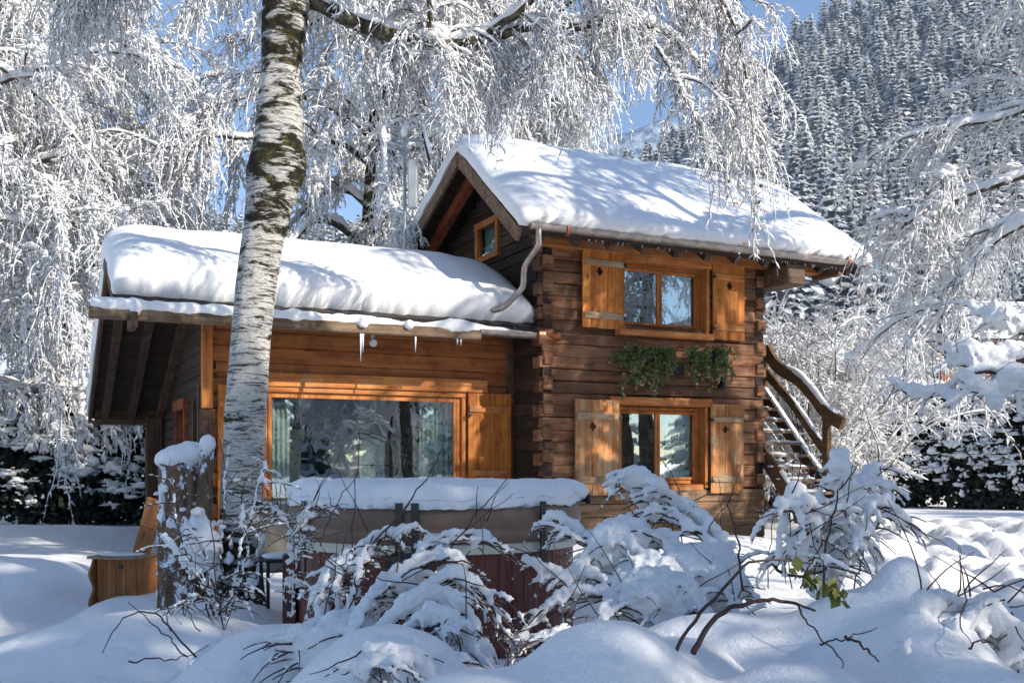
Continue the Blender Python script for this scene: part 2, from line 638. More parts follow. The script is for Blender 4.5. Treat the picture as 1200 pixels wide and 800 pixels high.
vn, vn2 = VN(3), VN(11)


def spline(pts, n):
    pts = np.array(pts, float)
    t = np.arange(len(pts))
    # Catmull-Rom through the points
    out = []
    for s_ in np.linspace(0, len(pts) - 1, n):
        i = min(int(s_), len(pts) - 2)
        f = s_ - i
        p0, p1, p2, p3 = pts[max(i - 1, 0)], pts[i], pts[i + 1], pts[min(i + 2, len(pts) - 1)]
        out.append(.5 * (2 * p1 + (p2 - p0) * f + (2 * p0 - 5 * p1 + 4 * p2 - p3) * f * f + (3 * p1 - p0 - 3 * p2 + p3) * f ** 3))
    return np.array(out)


# ------------------------------------------------------------------ camera, sky, sun
cam = bpy.data.objects.new('camera', bpy.data.cameras.new('camera'))
COL.objects.link(cam)
cam.location = (0, 0, EYE)
cam.rotation_euler = (PI / 2, 0, 0)
cam.data.sensor_width = 36
cam.data.lens = 36 * F / 1200
cam.data.shift_y = (HY - 400) / 1200
cam.data.clip_end = 6000
cam.data.clip_start = .05
sc.camera = cam

SUN = Vector((1.05, -.62, .70)).normalized()               # towards the sun: low, over the right shoulder
el = math.asin(SUN.z)
sun = bpy.data.objects.new('sun', bpy.data.lights.new('sun', 'SUN'))
COL.objects.link(sun)
sun.data.energy = 4.6
sun.data.angle = math.radians(.5)
sun.data.color = (1.0, .93, .82)
sun.rotation_euler = SUN.to_track_quat('Z', 'Y').to_euler()
sun.location = (20, -15, 25)
w = bpy.data.worlds.new('World')
sc.world = w
w.use_nodes = True
nt = w.node_tree
bg = nt.nodes['Background']
sky = nt.nodes.new('ShaderNodeTexSky')
sky.sky_type = 'NISHITA'
sky.sun_disc = False
sky.sun_elevation = el
sky.sun_rotation = math.atan2(SUN.x, SUN.y)
sky.altitude = 1200
sky.air_density = 1.0
sky.dust_density = .2
sky.ozone_density = 2.2
nt.links.new(sky.outputs[0], bg.inputs[0])
bg.inputs[1].default_value = .15
sc.view_settings.view_transform = 'Standard'
sc.view_settings.look = 'None'
sc.view_settings.exposure = .52
sc.view_settings.gamma = 1.0
sc.render.engine = 'CYCLES'
sc.cycles.max_bounces = 5
sc.cycles.diffuse_bounces = 3
sc.cycles.glossy_bounces = 3
sc.cycles.transparent_max_bounces = 8
sc.cycles.use_denoising = True
sc.cycles.use_adaptive_sampling = True
sc.cycles.adaptive_threshold = .03

# ------------------------------------------------------------------ terrain
TX = [-.6, -.42, -.34, -.2, .0, .12, .24, .31, .40, .52, .8]
TE = [.21, .225, .215, .20, .215, .275, .365, .43, .475, .54, .58]


def crest(a):
    return np.interp(a, TX, TE)


def hill(X, Y):
    a = X / np.maximum(Y, 1)
    e = crest(a)
    t0 = np.interp(Y, [0, 30, 45, 90, 200, 290], [0, 0, .05, .07, .11, .14])
    k = np.clip((Y - 290) / 480, 0, 1)
    tan = t0 + (e - .14) * k
    tan = np.where(Y > 770, e * 770 / Y - .3 * (Y - 770) / Y, tan)
    return Y * tan + np.where(Y > 60, vn(X / 60, Y / 60) * np.minimum(Y * .012, 7), 0)


GAUSS = []                                                  # (x, y, height, radius x, radius y)


def mound(px, py, Y, dz, rx, ry):                           # a heap whose top shows at this pixel
    p = at(px, py, Y)
    GAUSS.append((p[0], Y, dz if dz is not None else p[2] - base0(p[0], Y), rx, ry))


def base0(X, Y):
    return np.interp(Y, [0, 2.5, 4.0, 5.6, 7, 9, 30], [.10, .20, .22, .06, -.04, -.02, .0])


mound(180, 716, 5.6, None, .9, .7)
mound(60, 735, 5.0, .10, 1.1, .8)
mound(40, 640, 10.5, .30, 1.6, 1.3)
mound(10, 622, 16, .25, 4.0, 2.0)
mound(250, 690, 7.6, .30, .55, .6)
mound(330, 728, 4.6, None, .45, .5)
mound(450, 742, 3.7, None, .42, .5)
mound(560, 790, 3.0, None, .4, .4)
mound(715, 728, 3.2, None, .42, .45)
mound(800, 745, 3.6, None, .35, .4)
mound(870, 720, 4.4, None, .7, .5)
mound(1015, 690, 4.3, None, .42, .5)
mound(1062, 655, 4.2, None, .20, .26)
mound(1085, 705, 3.8, None, .36, .4)
mound(1120, 760, 3.4, None, .30, .4)
mound(940, 770, 3.2, None, .4, .35)
mound(1195, 790, 3.2, None, .2, .3)
mound(690, 655, 9.0, .20, .7, .6)
mound(780, 640, 12.2, .40, 2.2, .6)
mound(1000, 640, 12.0, .30, .8, .8)
mound(590, 640, 10.2, .25, .8, .5)
GAUSS.append((at(52, 680, 8.6)[0], 8.8, -.17, .28, 1.1))
mound(140, 700, 8.9, None, .45, .35)     # the trodden hollow


def ground_z(X, Y):
    X, Y = np.asarray(X, float), np.asarray(Y, float)
    z = base0(X, Y) + hill(X, np.maximum(Y, 1)) * (Y > 28)
    acc, neg = 0.0, 0.0
    for gx, gy, h, rx, ry in GAUSS:
        d = ((X - gx) / rx) ** 2 + ((Y - gy) / ry) ** 2
        b = h * np.exp(-d ** 1.25 * .9)
        if h > 0:
            acc = acc + b ** 5
        else:
            neg = neg + b
    z = z + acc ** .2 + neg
    near = np.clip((30 - Y) / 10, 0, 1)
    z = z + vn(X * .55, Y * .55) * .07 * near + vn2(X * 2.1, Y * 2.1) * .022 * near + vn(X * 7 + 3, Y * 7, 3) * .007 * near * (Y < 14)
    c = vn2(X * 5.5 + 3, Y * 5.5, 2)
    z = z - np.clip(c - .55, 0, 1) * .10 * (Y < 12)        # pits where clumps fell from the trees
    # ploughed, lumpy snow on the sunny side
    m = np.clip((X - 2.6 - (Y - 8) * .22) / .8, 0, 1) * np.clip((Y - 5.5) / 1.5, 0, 1) * np.clip((22 - Y) / 3, 0, 1)
    b = np.clip(vn2(X * 2.3, Y * 1.7, 2) + .15, 0, 1)
    a = np.abs(vn(X * 1.2 + 5, Y * 1.0, 3)) * .45 + (b / (b + .35)) * .55 + vn(X * 6, Y * 5, 3) * .10
    z = z + m * (a - .15) * .62
    return z


def axis(spans):
    out = []
    for a, b, s in spans:
        out.append(np.arange(a, b, s))
    return np.unique(np.round(np.concatenate(out), 3))


gx = axis([(-900, -120, 60), (-120, -30, 8), (-30, -9, 1.2), (-9, -5, .14), (-5, 7, .04), (7, 14, .12), (14, 34, 1.0), (34, 120, 8), (120, 901, 60)])
gy = axis([(-120, -20, 10), (-20, 1.6, 1.2), (1.6, 7, .032), (7, 14, .09), (14, 26, .2), (26, 50, 1.5), (50, 131, 9)])
XX, YY = np.meshgrid(gx, gy)
ZZ = ground_z(XX, YY)


def grid_faces(ny, nx):
    i = (np.arange(ny - 1)[:, None] * nx + np.arange(nx - 1)[None]).reshape(-1)
    return np.stack([i, i + 1, i + nx + 1, i + nx], 1)


mb = MB()
mb.add(np.stack([XX, YY, ZZ], -1), [grid_faces(*XX.shape)], 0.5, 0, True)
tag(mb.build('ground', 'snow'), kind='structure')

mx_ = np.linspace(-.75, .95, 200)
my_ = np.concatenate([np.linspace(118, 300, 30), np.linspace(306, 770, 70), np.linspace(790, 1000, 12)])
AA, MY = np.meshgrid(mx_, my_)
MX = AA * MY
MZ = hill(MX, MY) - .6
mb = MB()
mb.add(np.stack([MX, MY, MZ], -1), [grid_faces(*MX.shape)], 0.5, 0, True)
tag(mb.build('mountain', 'snow'), kind='structure')
# a farther ridge
fa = np.linspace(-.7, .9, 160)
fy = np.array([1010, 1045, 1080, 1110, 1150, 1260])
AA, FY = np.meshgrid(fa, fy)
ft = np.interp(AA, [-.8, -.3, 0, .12, .2, .3, .5, 1.2], [.2, .2, .27, .335, .345, .36, .42, .4])
FZ = (ft * 1150) * np.interp(FY, [1010, 1150, 1260], [.55, 1, .8]) + vn(AA * 40, FY / 50) * 13
mb = MB()
mb.add(np.stack([AA * FY, FY, FZ], -1), [grid_faces(*AA.shape)], 0.5, 0, True)
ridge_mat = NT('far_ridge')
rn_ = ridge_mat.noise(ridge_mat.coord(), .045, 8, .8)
ridge_mat.pbr(ridge_mat.ramp(rn_, [(.42, (.10, .16, .24)), (.58, (.55, .62, .72))]), .9)  # blue of hazy distance is put into the colour
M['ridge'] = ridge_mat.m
tag(mb.build('far_mountain', 'ridge'), kind='structure')

# ------------------------------------------------------------------ the chalet
chalet = thing('chalet', 'dark log chalet with steep snowy roof and lower orange boarded annex on its left', 'chalet', (HX, HYY, 0), TH)
ROW = .172
WU = 3.93                                                  # width of the tall part


def rows(mb, ulo, uhi, z0, z1, v0, v1, holes=(), ends=0, along='u', jit=.004, row=ROW, bev=.014, split=True):
    """stacked logs between heights, cut around the openings"""
    k = 0
    z = z0
    while z < z1 - .02:
        zt = min(z + row, z1)
        lo, hi = (ulo(z, zt), uhi(z, zt)) if callable(ulo) else (ulo, uhi)
        if ends and k % 2 == 0:
            lo, hi = lo - ends, hi + ends
        segs = [(lo, hi)]
        for (ha, hb, hz0, hz1) in holes:
            if hz0 < (z + zt) / 2 < hz1:
                ns = []
                for a, b in segs:
                    if hb <= a or ha >= b:
                        ns.append((a, b))
                    else:
                        if ha > a:
                            ns.append((a, ha))
                        if hb < b:
                            ns.append((hb, b))
                segs = ns
        rr = random.random()
        off = random.uniform(-.008, .008)
        for a, b in segs:
            if b - a < .03:
                continue
            if along == 'u':
                mb.box((a, v0 + off, z + .002), (b, v1, zt - .002), rr, 0, jit, bev)
            else:
                mb.box((v0 + off, a, z + .002), (v1, b, zt - .002), rr, 0, jit, bev)
        z = zt
        k += 1


# --- roof planes
RF = dict(front=(-.60, 4.36), ridge=(1.5, 5.96), rear=(4.9, 4.50), u0=-.62, u1=5.40)
AF = dict(front=(.16, 3.16), ridge=(1.5, 3.92), rear=(5.7, 2.06), u0=-5.56, u1=-.02)


def roofz(Rf, v):
    return np.interp(v, [Rf['front'][0], Rf['ridge'][0], Rf['rear'][0]], [Rf['front'][1], Rf['ridge'][1], Rf['rear'][1]])


# front wall of the tall part
UW = (1.30, 2.85, 3.20, 4.28)
LW = (1.24, 2.83, .86, 2.15)
mb = MB()
rows(mb, 0, WU, .86, 4.50, 0, .20, [UW, LW], ends=.06)
mb.build('front_wall', 'log', chalet)
mb = MB()
rows(mb, -.02, WU + .02, -.30, .86, -.015, .2, [(1.24, 2.83, .83, .9)], row=.19)
mb.build('wall_base', 'log_pale', chalet)


def gable_lo(z, zt):
    return max(0.0, float(np.interp(zt, [RF['front'][1] - .06, RF['ridge'][1] - .06], [RF['front'][0], RF['ridge'][0]])))


def gable_hi(z, zt):
    return min(4.5, float(np.interp(zt, [RF['rear'][1] - .06, RF['ridge'][1] - .06], [RF['rear'][0], RF['ridge'][0]])))


GW = (1.46, 2.19, 4.50, 5.0)
mb = MB()
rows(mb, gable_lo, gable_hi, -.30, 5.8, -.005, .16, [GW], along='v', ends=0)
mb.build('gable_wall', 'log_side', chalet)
mb = MB()
z = -.30 + ROW
for k in range(13):                                        # log ends of the side wall showing at the two front corners
    zz = z + (2 * k) * ROW
    if zz > 4.25:
        break
    for uu in (0.0, WU - .16):
        mb.box((uu, -.035 - random.uniform(0, .035), zz + .004), (uu + .15, .02, zz + ROW - .004), None, 0, .004, .015)
mb.build_each('log_end', 'log', chalet)
mb = MB()
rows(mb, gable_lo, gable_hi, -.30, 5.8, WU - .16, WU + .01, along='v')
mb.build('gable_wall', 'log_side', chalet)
mb = MB()
rows(mb, 0, WU, -.30, 4.6, 4.35, 4.5)
mb.box((.2, .25, 2.62), (WU - .2, 4.3, 2.70))
mb.box((.2, 1.9, -.2), (WU - .2, 2.0, 4.5))
mb.build('back_wall', 'inside', chalet)


def roof(Rf, name, thick=.09, under='soffit'):
    """two slabs meeting at the ridge, boards below and dark covering above"""
    mb = MB()
    (fv, fz), (rv, rz), (bv, bz) = Rf['front'], Rf['ridge'], Rf['rear']
    u0, u1 = Rf['u0'], Rf['u1']
    for (a, b) in (((fv, fz), (rv, rz)), ((rv, rz), (bv, bz))):
        d = np.array([b[0] - a[0], b[1] - a[1]])
        n = np.array([-d[1], d[0]]) / np.linalg.norm(d)
        for o0, o1, mi in ((-thick, -.03, 0), (-.028, .02, 1)):
            poly = [(a[0] + n[0] * o0, a[1] + n[1] * o0), (b[0] + n[0] * o0, b[1] + n[1] * o0), (b[0] + n[0] * o1, b[1] + n[1] * o1), (a[0] + n[0] * o1, a[1] + n[1] * o1)]
            mb.prism(poly, 0, u0 + (.0 if mi else .01), u1 - (.0 if mi else .01), .5, mi)
    return mb.build(name, [under, 'roofing'], chalet)


roof_main = roof(RF, 'roof')
roof_annex = roof(AF, 'annex_roof')


def slope_beam(mb, Rf, side, u, w, h, drop, s0=0.0, s1=1.0, ext=0.0, mi=0):
    a = np.array(Rf[side])
    b = np.array(Rf['ridge'])
    d = b - a
    L = np.linalg.norm(d)
    n = np.array([-d[1], d[0]]) / L
    if n[1] < 0:
        n = -n
    p = a + d * s0 - d / L * ext - n * drop
    q = a + d * s1 - n * drop
    mb.beam((u, p[0], p[1]), (u, q[0], q[1]), w, h, (0, n[0], n[1]), None, mi)


for side in ('front', 'rear'):                              # barge boards
    mb = MB()
    slope_beam(mb, RF, side, RF['u0'] - .02, .05, .19, .10, 0, .985)
    mb.build('barge_board', 'beam', chalet)
    mb = MB()
    slope_beam(mb, RF, side, RF['u1'] + .02, .05, .19, .10, 0, .985)
    mb.build('barge_board', 'beam', chalet)
    mb = MB()
    slope_beam(mb, AF, side, AF['u0'] - .02, .05, .17, .09, 0, .985)
    mb.build('barge_board', 'beam_v', chalet)
mb = MB()
slope_beam(mb, RF, 'rear', -.30, .12, .17, .18, .05, .98)
mb.build('rafter', 'red_beam', chalet)
mb = MB()
for u in (-.30,):
    slope_beam(mb, RF, 'front', u, .10, .12, .155, .0, .98)
mb.build('rafter', 'beam_v', chalet)
for u in (-5.36, -4.95, -4.50):
    mb = MB()
    slope_beam(mb, AF, 'rear', u, .11, .13, .16, 0.02, .98)
    slope_beam(mb, AF, 'front', u, .11, .13, .16, 0.0, .98)
    mb.build('rafter', 'beam_v', chalet)
for k, u in enumerate(np.arange(.3, 5.3, .55)):             # rafter tails under the main eave
    mb = MB()
    slope_beam(mb, RF, 'front', u, .09, .12, .155, 0.02, .35)
    mb.build('rafter', 'beam_v', chalet)
mb = MB()
mb.box((-.62, 1.42, 5.70), (5.3, 1.58, 5.84))
mb.build('ridge_beam', 'beam', chalet)
mb = MB()                                                   # wall plates of the main roof, run out past the right gable
mb.box((-.05, -.10, 4.28), (5.05, .06, 4.42), None, 0, .002, .012)
mb.build('eave_beam', 'trim', chalet)
mb = MB()
mb.box((3.95, -.55, 3.98), (4.30, .10, 4.30), None, 0, .002, .02)
mb.box((5.0, -.50, 4.20), (5.1, .1, 4.34), None, 0, .002, .02)
mb.build_each('bracket', 'beam', chalet)
mb = MB()
mb.tube([(5.08, -.56, 4.42), (5.52, -.58, 4.43)], .075, 10)
mb.build('log_end', 'beam', chalet)


def half_gutter(name, u0, u1, v, z, r, mat, slope=0.0):
    mb = MB()
    an = np.linspace(PI, 2 * PI, 9)
    us = np.linspace(u0, u1, 24)
    V = []
    for rr in (r, r - .012):
        for u in us:
            for a in an:
                V.append((u, v + math.cos(a) * rr, z + math.sin(a) * rr + slope * (u - u0)))
    n = len(us) * 9
    f = []
    for i in range(len(us) - 1):
        for j in range(8):
            a = i * 9 + j
            f.append((a, a + 9, a + 10, a + 1))
            f.append((n + a, n + a + 1, n + a + 10, n + a + 9))
        f.append((i * 9, n + i * 9, n + i * 9 + 9, i * 9 + 9))
        f.append((i * 9 + 8, i * 9 + 17, n + i * 9 + 17, n + i * 9 + 8))
    for i in (0, len(us) - 1):
        f.append(tuple(i * 9 + j for j in range(9)))
    mb.add(V, f, .5, 0, False)
    return mb.build(name, mat, chalet)


g1 = half_gutter('gutter', -.55, 5.0, -.68, 4.40, .075, 'metal')
mb = MB()
mb.tube([(4.97, -.68, 4.39), (5.02, -.68, 4.39)], .10, 14, smooth=False)
mb.tube([(-.02, -.68, 4.38), (.03, -.68, 4.38)], .092, 14, smooth=False)
mb.build_each('gutter_ring', 'copper', g1)
mb = MB()
dsp = [(-.42, -.68, 4.36), (-.42, -.68, 4.22), (-.41, -.64, 4.12), (-.44, -.36, 3.94), (-.44, -.29, 3.84), (-.44, -.27, 3.68), (-.46, -.22, 3.60), (-.60, .0, 3.40), (-.72, .14, 3.36)]
P_ = spline(dsp, 44)
mb.tube(P_, .042, 14)
mb.build('downspout', 'metal', chalet)

# --- annex
AV = .90
mb = MB()
AW = (-3.72, -.86, .22, 2.24)
rows(mb, -4.44, -.13, -.30, 3.46, AV, AV + .14, [AW], row=.205, bev=.012)
mb.build('annex_front_wall', 'plank_orange', chalet)
mb = MB()


def an_lo(z, zt):
    return max(AV, float(np.interp(zt, [AF['front'][1] - .07, AF['ridge'][1] - .07], [AF['front'][0], AF['ridge'][0]])))


def an_hi(z, zt):
    return min(5.5, float(np.interp(zt, [AF['rear'][1] - .07, AF['ridge'][1] - .07], [AF['rear'][0], AF['ridge'][0]])))


DR = (2.55, 3.45, -.3, 2.05)
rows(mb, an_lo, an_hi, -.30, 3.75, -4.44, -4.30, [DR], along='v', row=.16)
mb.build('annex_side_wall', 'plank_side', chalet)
mb = MB()
rows(mb, -4.44, 0, -.30, 2.1, 5.35, 5.5)
mb.build('annex_back_wall', 'inside', chalet)
mb = MB()
mb.box((-4.2, 3.1, -.2), (-.1, 3.2, 3.3))                    # partition closing the dark room
mb.box((-4.2, AV + .2, -.25), (-.1, 3.1, -.15))
mb.box((-4.2, AV + .2, 2.62), (-.1, 3.1, 2.68))
mb.build('room_wall', 'inside', chalet)
mb = MB()                                                   # return wall between annex and tall part
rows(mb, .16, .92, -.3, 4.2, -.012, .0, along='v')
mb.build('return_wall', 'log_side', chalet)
mb = MB()
mb.box((-.14, AV - .03, -.3), (-.01, AV + .14, 3.2), None, 0, .001, .01)
mb.build('post', 'beam_z', chalet)
mb = MB()
mb.box((-4.50, AV - .06, 1.95), (-4.36, AV + .03, 3.2), .9, 0, .001, .01)
mb.build('corner_board', 'trim_z', chalet)
mb = MB()
mb.box((-4.52, AV - .06, -.3), (-4.36, AV + .02, 1.94), .3, 0, .001, .01)
mb.build('corner_board', 'beam_z', chalet)
# door in the shaded side
door = (MB().box((-4.40, 2.62, -.2), (-4.35, 3.38, 1.98), .3, 0, 0, .01)).build('door', 'plank_side', chalet)
mb = MB()
mb.box((-4.50, 2.47, -.3), (-4.38, 2.57, 2.02))
mb.box((-4.50, 3.42, -.3), (-4.38, 3.52, 2.02))
mb.box((-4.52, 2.42, 2.023), (-4.38, 3.57, 2.17), .9)
mb.build_each('door_frame', 'red_beam', door)
mb = MB().box((-4.5, 1.6, -.3), (-4.452, 1.72, 2.1)).box((-4.5, 1.15, .1), (-4.452, 1.27, 2.3))
mb.build('batten', 'beam_z', chalet)
# carport end: back beam, post
mb = MB().box((-5.52, 5.38, 2.00), (-4.46, 5.52, 2.20), .2)
mb.build('back_beam', 'beam_v', chalet)
mb = MB().box((-5.50, 5.70, 1.88), (-4.30, 5.80, 2.0), .9)
mb.build('rear_fascia', 'beam', chalet)
mb = MB().box((-4.72, 5.30, -.3), (-4.45, 5.56, 2.02), .2, 0, .002, .02)
mb.build('post', 'beam_z', chalet)
# front fascia beam with snow ledge, ends in a copper gutter cap
mb = MB().box((-5.88, -.03, 2.915), (-.95, .09, 3.055), .6, 0, .002, .012)
mb.build('fascia_beam', 'beam', chalet)
g2 = half_gutter('gutter', -.97, -.05, .03, 3.06, .085, 'metal', slope=.0)
mb = MB()
mb.tube([(-.10, .03, 3.02), (.0, .03, 3.02)], .135, 18, smooth=False)
mb.build('gutter_ring', 'copper', g2)
mb = MB().tube([(.02, .02, 3.05), (.24, -.06, 3.02)], .055, 10)
mb.build('log_end', 'red_beam', chalet)
mb = MB().box((-5.44, -.12, 2.82), (-5.36, .35, 3.0), .5, 0, 0, .01)
mb.build('bracket', 'beam_v', chalet)
mb = MB().tube([(-2.36, .40, 2.86), (-2.36, .36, 2.84)], .05, 12, smooth=False).box((-2.38, .38, 2.86), (-2.34, .42, 3.2))
tag(mb.build('wall_lamp', 'panel_grey'), 'small round grey floodlight hanging under the annex eave', 'lamp').parent = None
lamp = bpy.data.objects['wall_lamp']
lamp.location, lamp.rotation_euler = (HX, HYY, 0), (0, 0, TH)
mb = MB()                                                   # dark strip standing for the dark gap between snow and gutter
slope_beam(mb, AF, 'front', 0, .01, .01, .0)
mb = MB().box((-5.5, .12, 3.05), (-.1, .17, 3.13), .1)
mb.build('eave_strip', 'roofing', chalet)


# --- windows
def casement(name, u0, u1, z0, z1, v, sashes, frame='trim_z', fr=.055, sash=.045):
    mb = MB()
    d = .06
    mb.box((u0, v, z0), (u0 + fr, v + d, z1), None, 0, 0, .006)
    mb.box((u1 - fr, v, z0), (u1, v + d, z1), None, 0, 0, .006)
    mb.box((u0 + fr + .001, v + .002, z1 - fr), (u1 - fr - .001, v + d, z1), None, 0, 0, .006)
    mb.box((u0 + fr + .001, v + .002, z0), (u1 - fr - .001, v + d, z0 + fr), None, 0, 0, .006)
    win = mb.build(name, frame, chalet)
    a, b = u0 + fr + .004, u1 - fr - .004
    n = sashes
    for k in range(n):
        s0, s1 = a + (b - a) * k / n + .002, a + (b - a) * (k + 1) / n - .002
        mb = MB()
        t0, t1 = z0 + fr + .004, z1 - fr - .004
        vv = v - .015
        mb.box((s0, vv, t0), (s0 + sash, vv + .045, t1), None, 0, 0, .006)
        mb.box((s1 - sash, vv, t0), (s1, vv + .045, t1), None, 0, 0, .006)
        mb.box((s0 + sash + .001, vv + .002, t1 - sash), (s1 - sash - .001, vv + .045, t1), None, 0, 0, .006)
        mb.box((s0 + sash + .001, vv + .002, t0), (s1 - sash - .001, vv + .045, t0 + sash), None, 0, 0, .006)
        mb.build('sash', frame, win)
        mb = MB().box((s0 + sash - .005, vv + .02, t0 + sash - .005), (s1 - sash + .005, vv + .026, t1 - sash + .005))
        mb.build('pane', 'glass', win)
    return win


def lining(u0, u1, z0, z1, v1, side='trim_z'):
    mb = MB()
    mb.box((u0 - .03, -.028, z0), (u0 + .03, v1, z1), None, 0, 0, .006)
    mb.box((u1 - .03, -.028, z0), (u1 + .03, v1, z1), None, 0, 0, .006)
    mb.build('window_lining', side, chalet)


def curtain(win, u0, u1, z0, z1, v, mat, amp=.02, per=.07):
    mb = MB()
    us = np.linspace(u0, u1, 60)
    zs = np.linspace(z0, z1, 8)
    U_, Z_ = np.meshgrid(us, zs)
    V_ = v + np.sin(U_ / per * 2 * PI + np.sin(U_ * 9) * 1.5) * amp * (1.1 - .3 * (Z_ - z0) / (z1 - z0))
    mb.add(np.stack([U_, V_, Z_], -1), [grid_faces(*U_.shape)], .5, 0, True)
    o = mb.build('curtain', mat, win)
    k = o.modifiers.new('t', 'SOLIDIFY')
    k.thickness = .003
    return o


wu = casement('window', 1.33, 2.82, 3.24, 4.20, .17, 2)
lining(1.31, 2.84, 3.20, 4.20, .22)
MB().box((1.14, -.05, 4.202), (2.98, .2, 4.33), .8, 0, .002, .01).build('window_head', 'trim', wu)
MB().box((1.20, -.13, 3.10), (2.88, .16, 3.198), .9, 0, .002, .01).build('window_sill', 'trim', wu)
MB().box((1.34, .02, 3.2), (2.80, .16, 3.245), .9, 0, .001, .008).build('window_ledge', 'trim', wu)
curtain(wu, 2.34, 2.78, 3.28, 4.16, .33, 'lace', .012, .05)
curtain(wu, 1.30, 2.78, 4.02, 4.16, .36, 'black', .004, .09)
wl = casement('window', 1.28, 2.80, .92, 2.08, .17, 2)
lining(1.26, 2.81, .86, 2.09, .22)
MB().box((1.08, -.06, 2.092), (2.90, .2, 2.215), .4, 0, .003, .015).build('window_head', 'trim', wl)
MB().box((1.12, -.13, .70), (2.48, .15, .80), .9, 0, .003, .01).build('window_sill', 'batten', wl)
MB().box((1.28, .0, .802), (2.79, .16, .915), .9, 0, .002, .01).build('window_ledge', 'trim', wl)
curtain(wl, 2.30, 2.76, .94, 2.06, .33, 'curtain', .018, .06)
# the small gable window, set in the side wall
mb = MB()
mb.box((-.045, 1.42, 4.46), (.05, 1.50, 5.04)).box((-.045, 2.17, 4.46), (.05, 2.27, 5.04)).box((-.05, 1.40, 4.96), (.05, 2.29, 5.06)).box((-.05, 1.40, 4.42), (.05, 2.29, 4.50))
gw = mb.build('gable_window', 'trim_z', chalet)
MB().box((.0, 1.50, 4.50), (.006, 2.17, 4.96)).build('pane', 'glass', gw)
MB().box((.10, 1.45, 4.45), (.13, 2.2, 5.0)).build('curtain', 'lace', gw)
# annex picture window
wa = casement('picture_window', -3.72, -.86, .22, 2.24, AV + .01, 1, 'trim_z', .07, .05)
MB().box((-3.98, AV - .06, 2.26), (-.46, AV + .02, 2.45), .9, 0, .003, .012).build('window_head', 'trim', wa)
MB().box((-3.80, AV - .035, 2.19), (-.80, AV + .02, 2.255), .5, 0, .001, .008).build('window_trim', 'trim', wa)
MB().box((-.865, AV - .03, .2), (-.80, AV + .01, 2.185), .5, 0, .001, .008).box((-3.80, AV - .03, .2), (-3.715, AV + .01, 2.185), .3, 0, .001, .008).build('window_trim', 'trim_z', wa)
curtain(wa, -3.62, -3.30, .28, 2.14, AV + .22, 'curtain', .022, .075)
curtain(wa, -1.42, -.92, .28, 2.14, AV + .22, 'curtain', .022, .075)
MB().box((-2.1, AV + .9, .2), (-1.65, AV + .95, 1.2), .5).box((-2.1, AV + .9, 1.22), (-1.65, AV + .92, 1.6), .9).build('room_wall', 'panel_grey', chalet)


# --- shutters
def shutter(u0, u1, z0, z1, v, mat, bat, planks=4, diamond=True, bz=(.16, .17), tilt=0.0, side=1):
    mb = MB()
    W = u1 - u0
    H = z1 - z0
    ed = np.cumsum([0] + [random.uniform(.8, 1.2) for _ in range(planks)])
    ed = ed / ed[-1] * W
    cen = ed[planks // 2]
    dz, ds = z0 + H * .72, .058
    for k in range(planks):
        a, b = ed[k] + .002, ed[k + 1] - .002
        a, b = u0 + a, u0 + b
        vv = v + random.uniform(-.003, .003)
        c = u0 + cen
        poly = [(a, z0 + random.uniform(-.006, .006)), (b, z0 + random.uniform(-.006, .006)), (b, z1), (a, z1)]
        if diamond and k == planks // 2 - 1:
            poly = [poly[0], poly[1], (b, dz - ds * 1.25), (b - ds, dz), (b, dz + ds * 1.25), (b, z1), (a, z1)]
        if diamond and k == planks // 2:
            poly = [poly[0], poly[1], (b, z1), (a, z1), (a, dz + ds * 1.25), (a + ds, dz), (a, dz - ds * 1.25)]
        mb.prism(poly, 1, vv, vv + .026, None)
    s = mb.build('shutter', mat, chalet)
    for zc in (z0 + H * bz[0], z1 - H * bz[1]):
        MB().box((u0 + .015, v - .022, zc - .05), (u1 - .012, v - .001, zc + .045), None, 0, .001, .007).build('batten', bat, s)
    mb = MB()
    hu = u1 if side > 0 else u0
    for zc in (z0 + H * .14, z1 - H * .18):
        mb.box((hu - .02, v - .03, zc - .02), (hu + .035, v - .008, zc + .02))
    mb.build_each('hinge', 'iron', s)
    return s


shutter(.60, 1.29, 3.18, 4.31, -.085, 'shutter', 'batten', 5, side=1)
shutter(2.90, 3.50, 3.13, 4.29, -.075, 'shutter', 'trim', 4, side=-1)
shutter(.48, 1.21, .78, 2.15, -.085, 'shutter_old', 'batten', 5, side=1)
shutter(2.86, 3.48, .78, 2.14, -.075, 'shutter_old', 'batten', 4, side=-1)
shutter(-.78, -.09, .45, 2.255, AV - .075, 'shutter_big', 'trim', 4, False, (.36, .125), side=-1)
shutter(-4.30, -3.84, .45, 2.255, AV - .06, 'shutter_big', 'trim', 3, False, (.36, .125), side=1)

# --- icicles along both eaves
mb = MB()
for k in range(70):
    if k < 40:
        u = random.uniform(.1, 5.3)
        b, L_ = np.array([u, -.56, 4.33]), random.uniform(.02, .08)
    else:
        u = random.uniform(-4, -.3)
        b, L_ = np.array([u, .16, 3.14]), random.uniform(.02, .08)
    mb.tube([b, b - (0, 0, L_ * .5), b - (0, 0, L_)], [.009, .006, .001], 5)
for u, L_ in ((-2.65, .38), (-2.62, .26), (-1.9, .22), (-1.3, .1), (-1.25, .1)):
    b = np.array([u, .0, 2.93])
    mb.tube([b, b - (0, 0, L_ * .5), b - (0, 0, L_)], [.016, .010, .002], 5)
mb.build_each('icicle', 'ice', chalet)


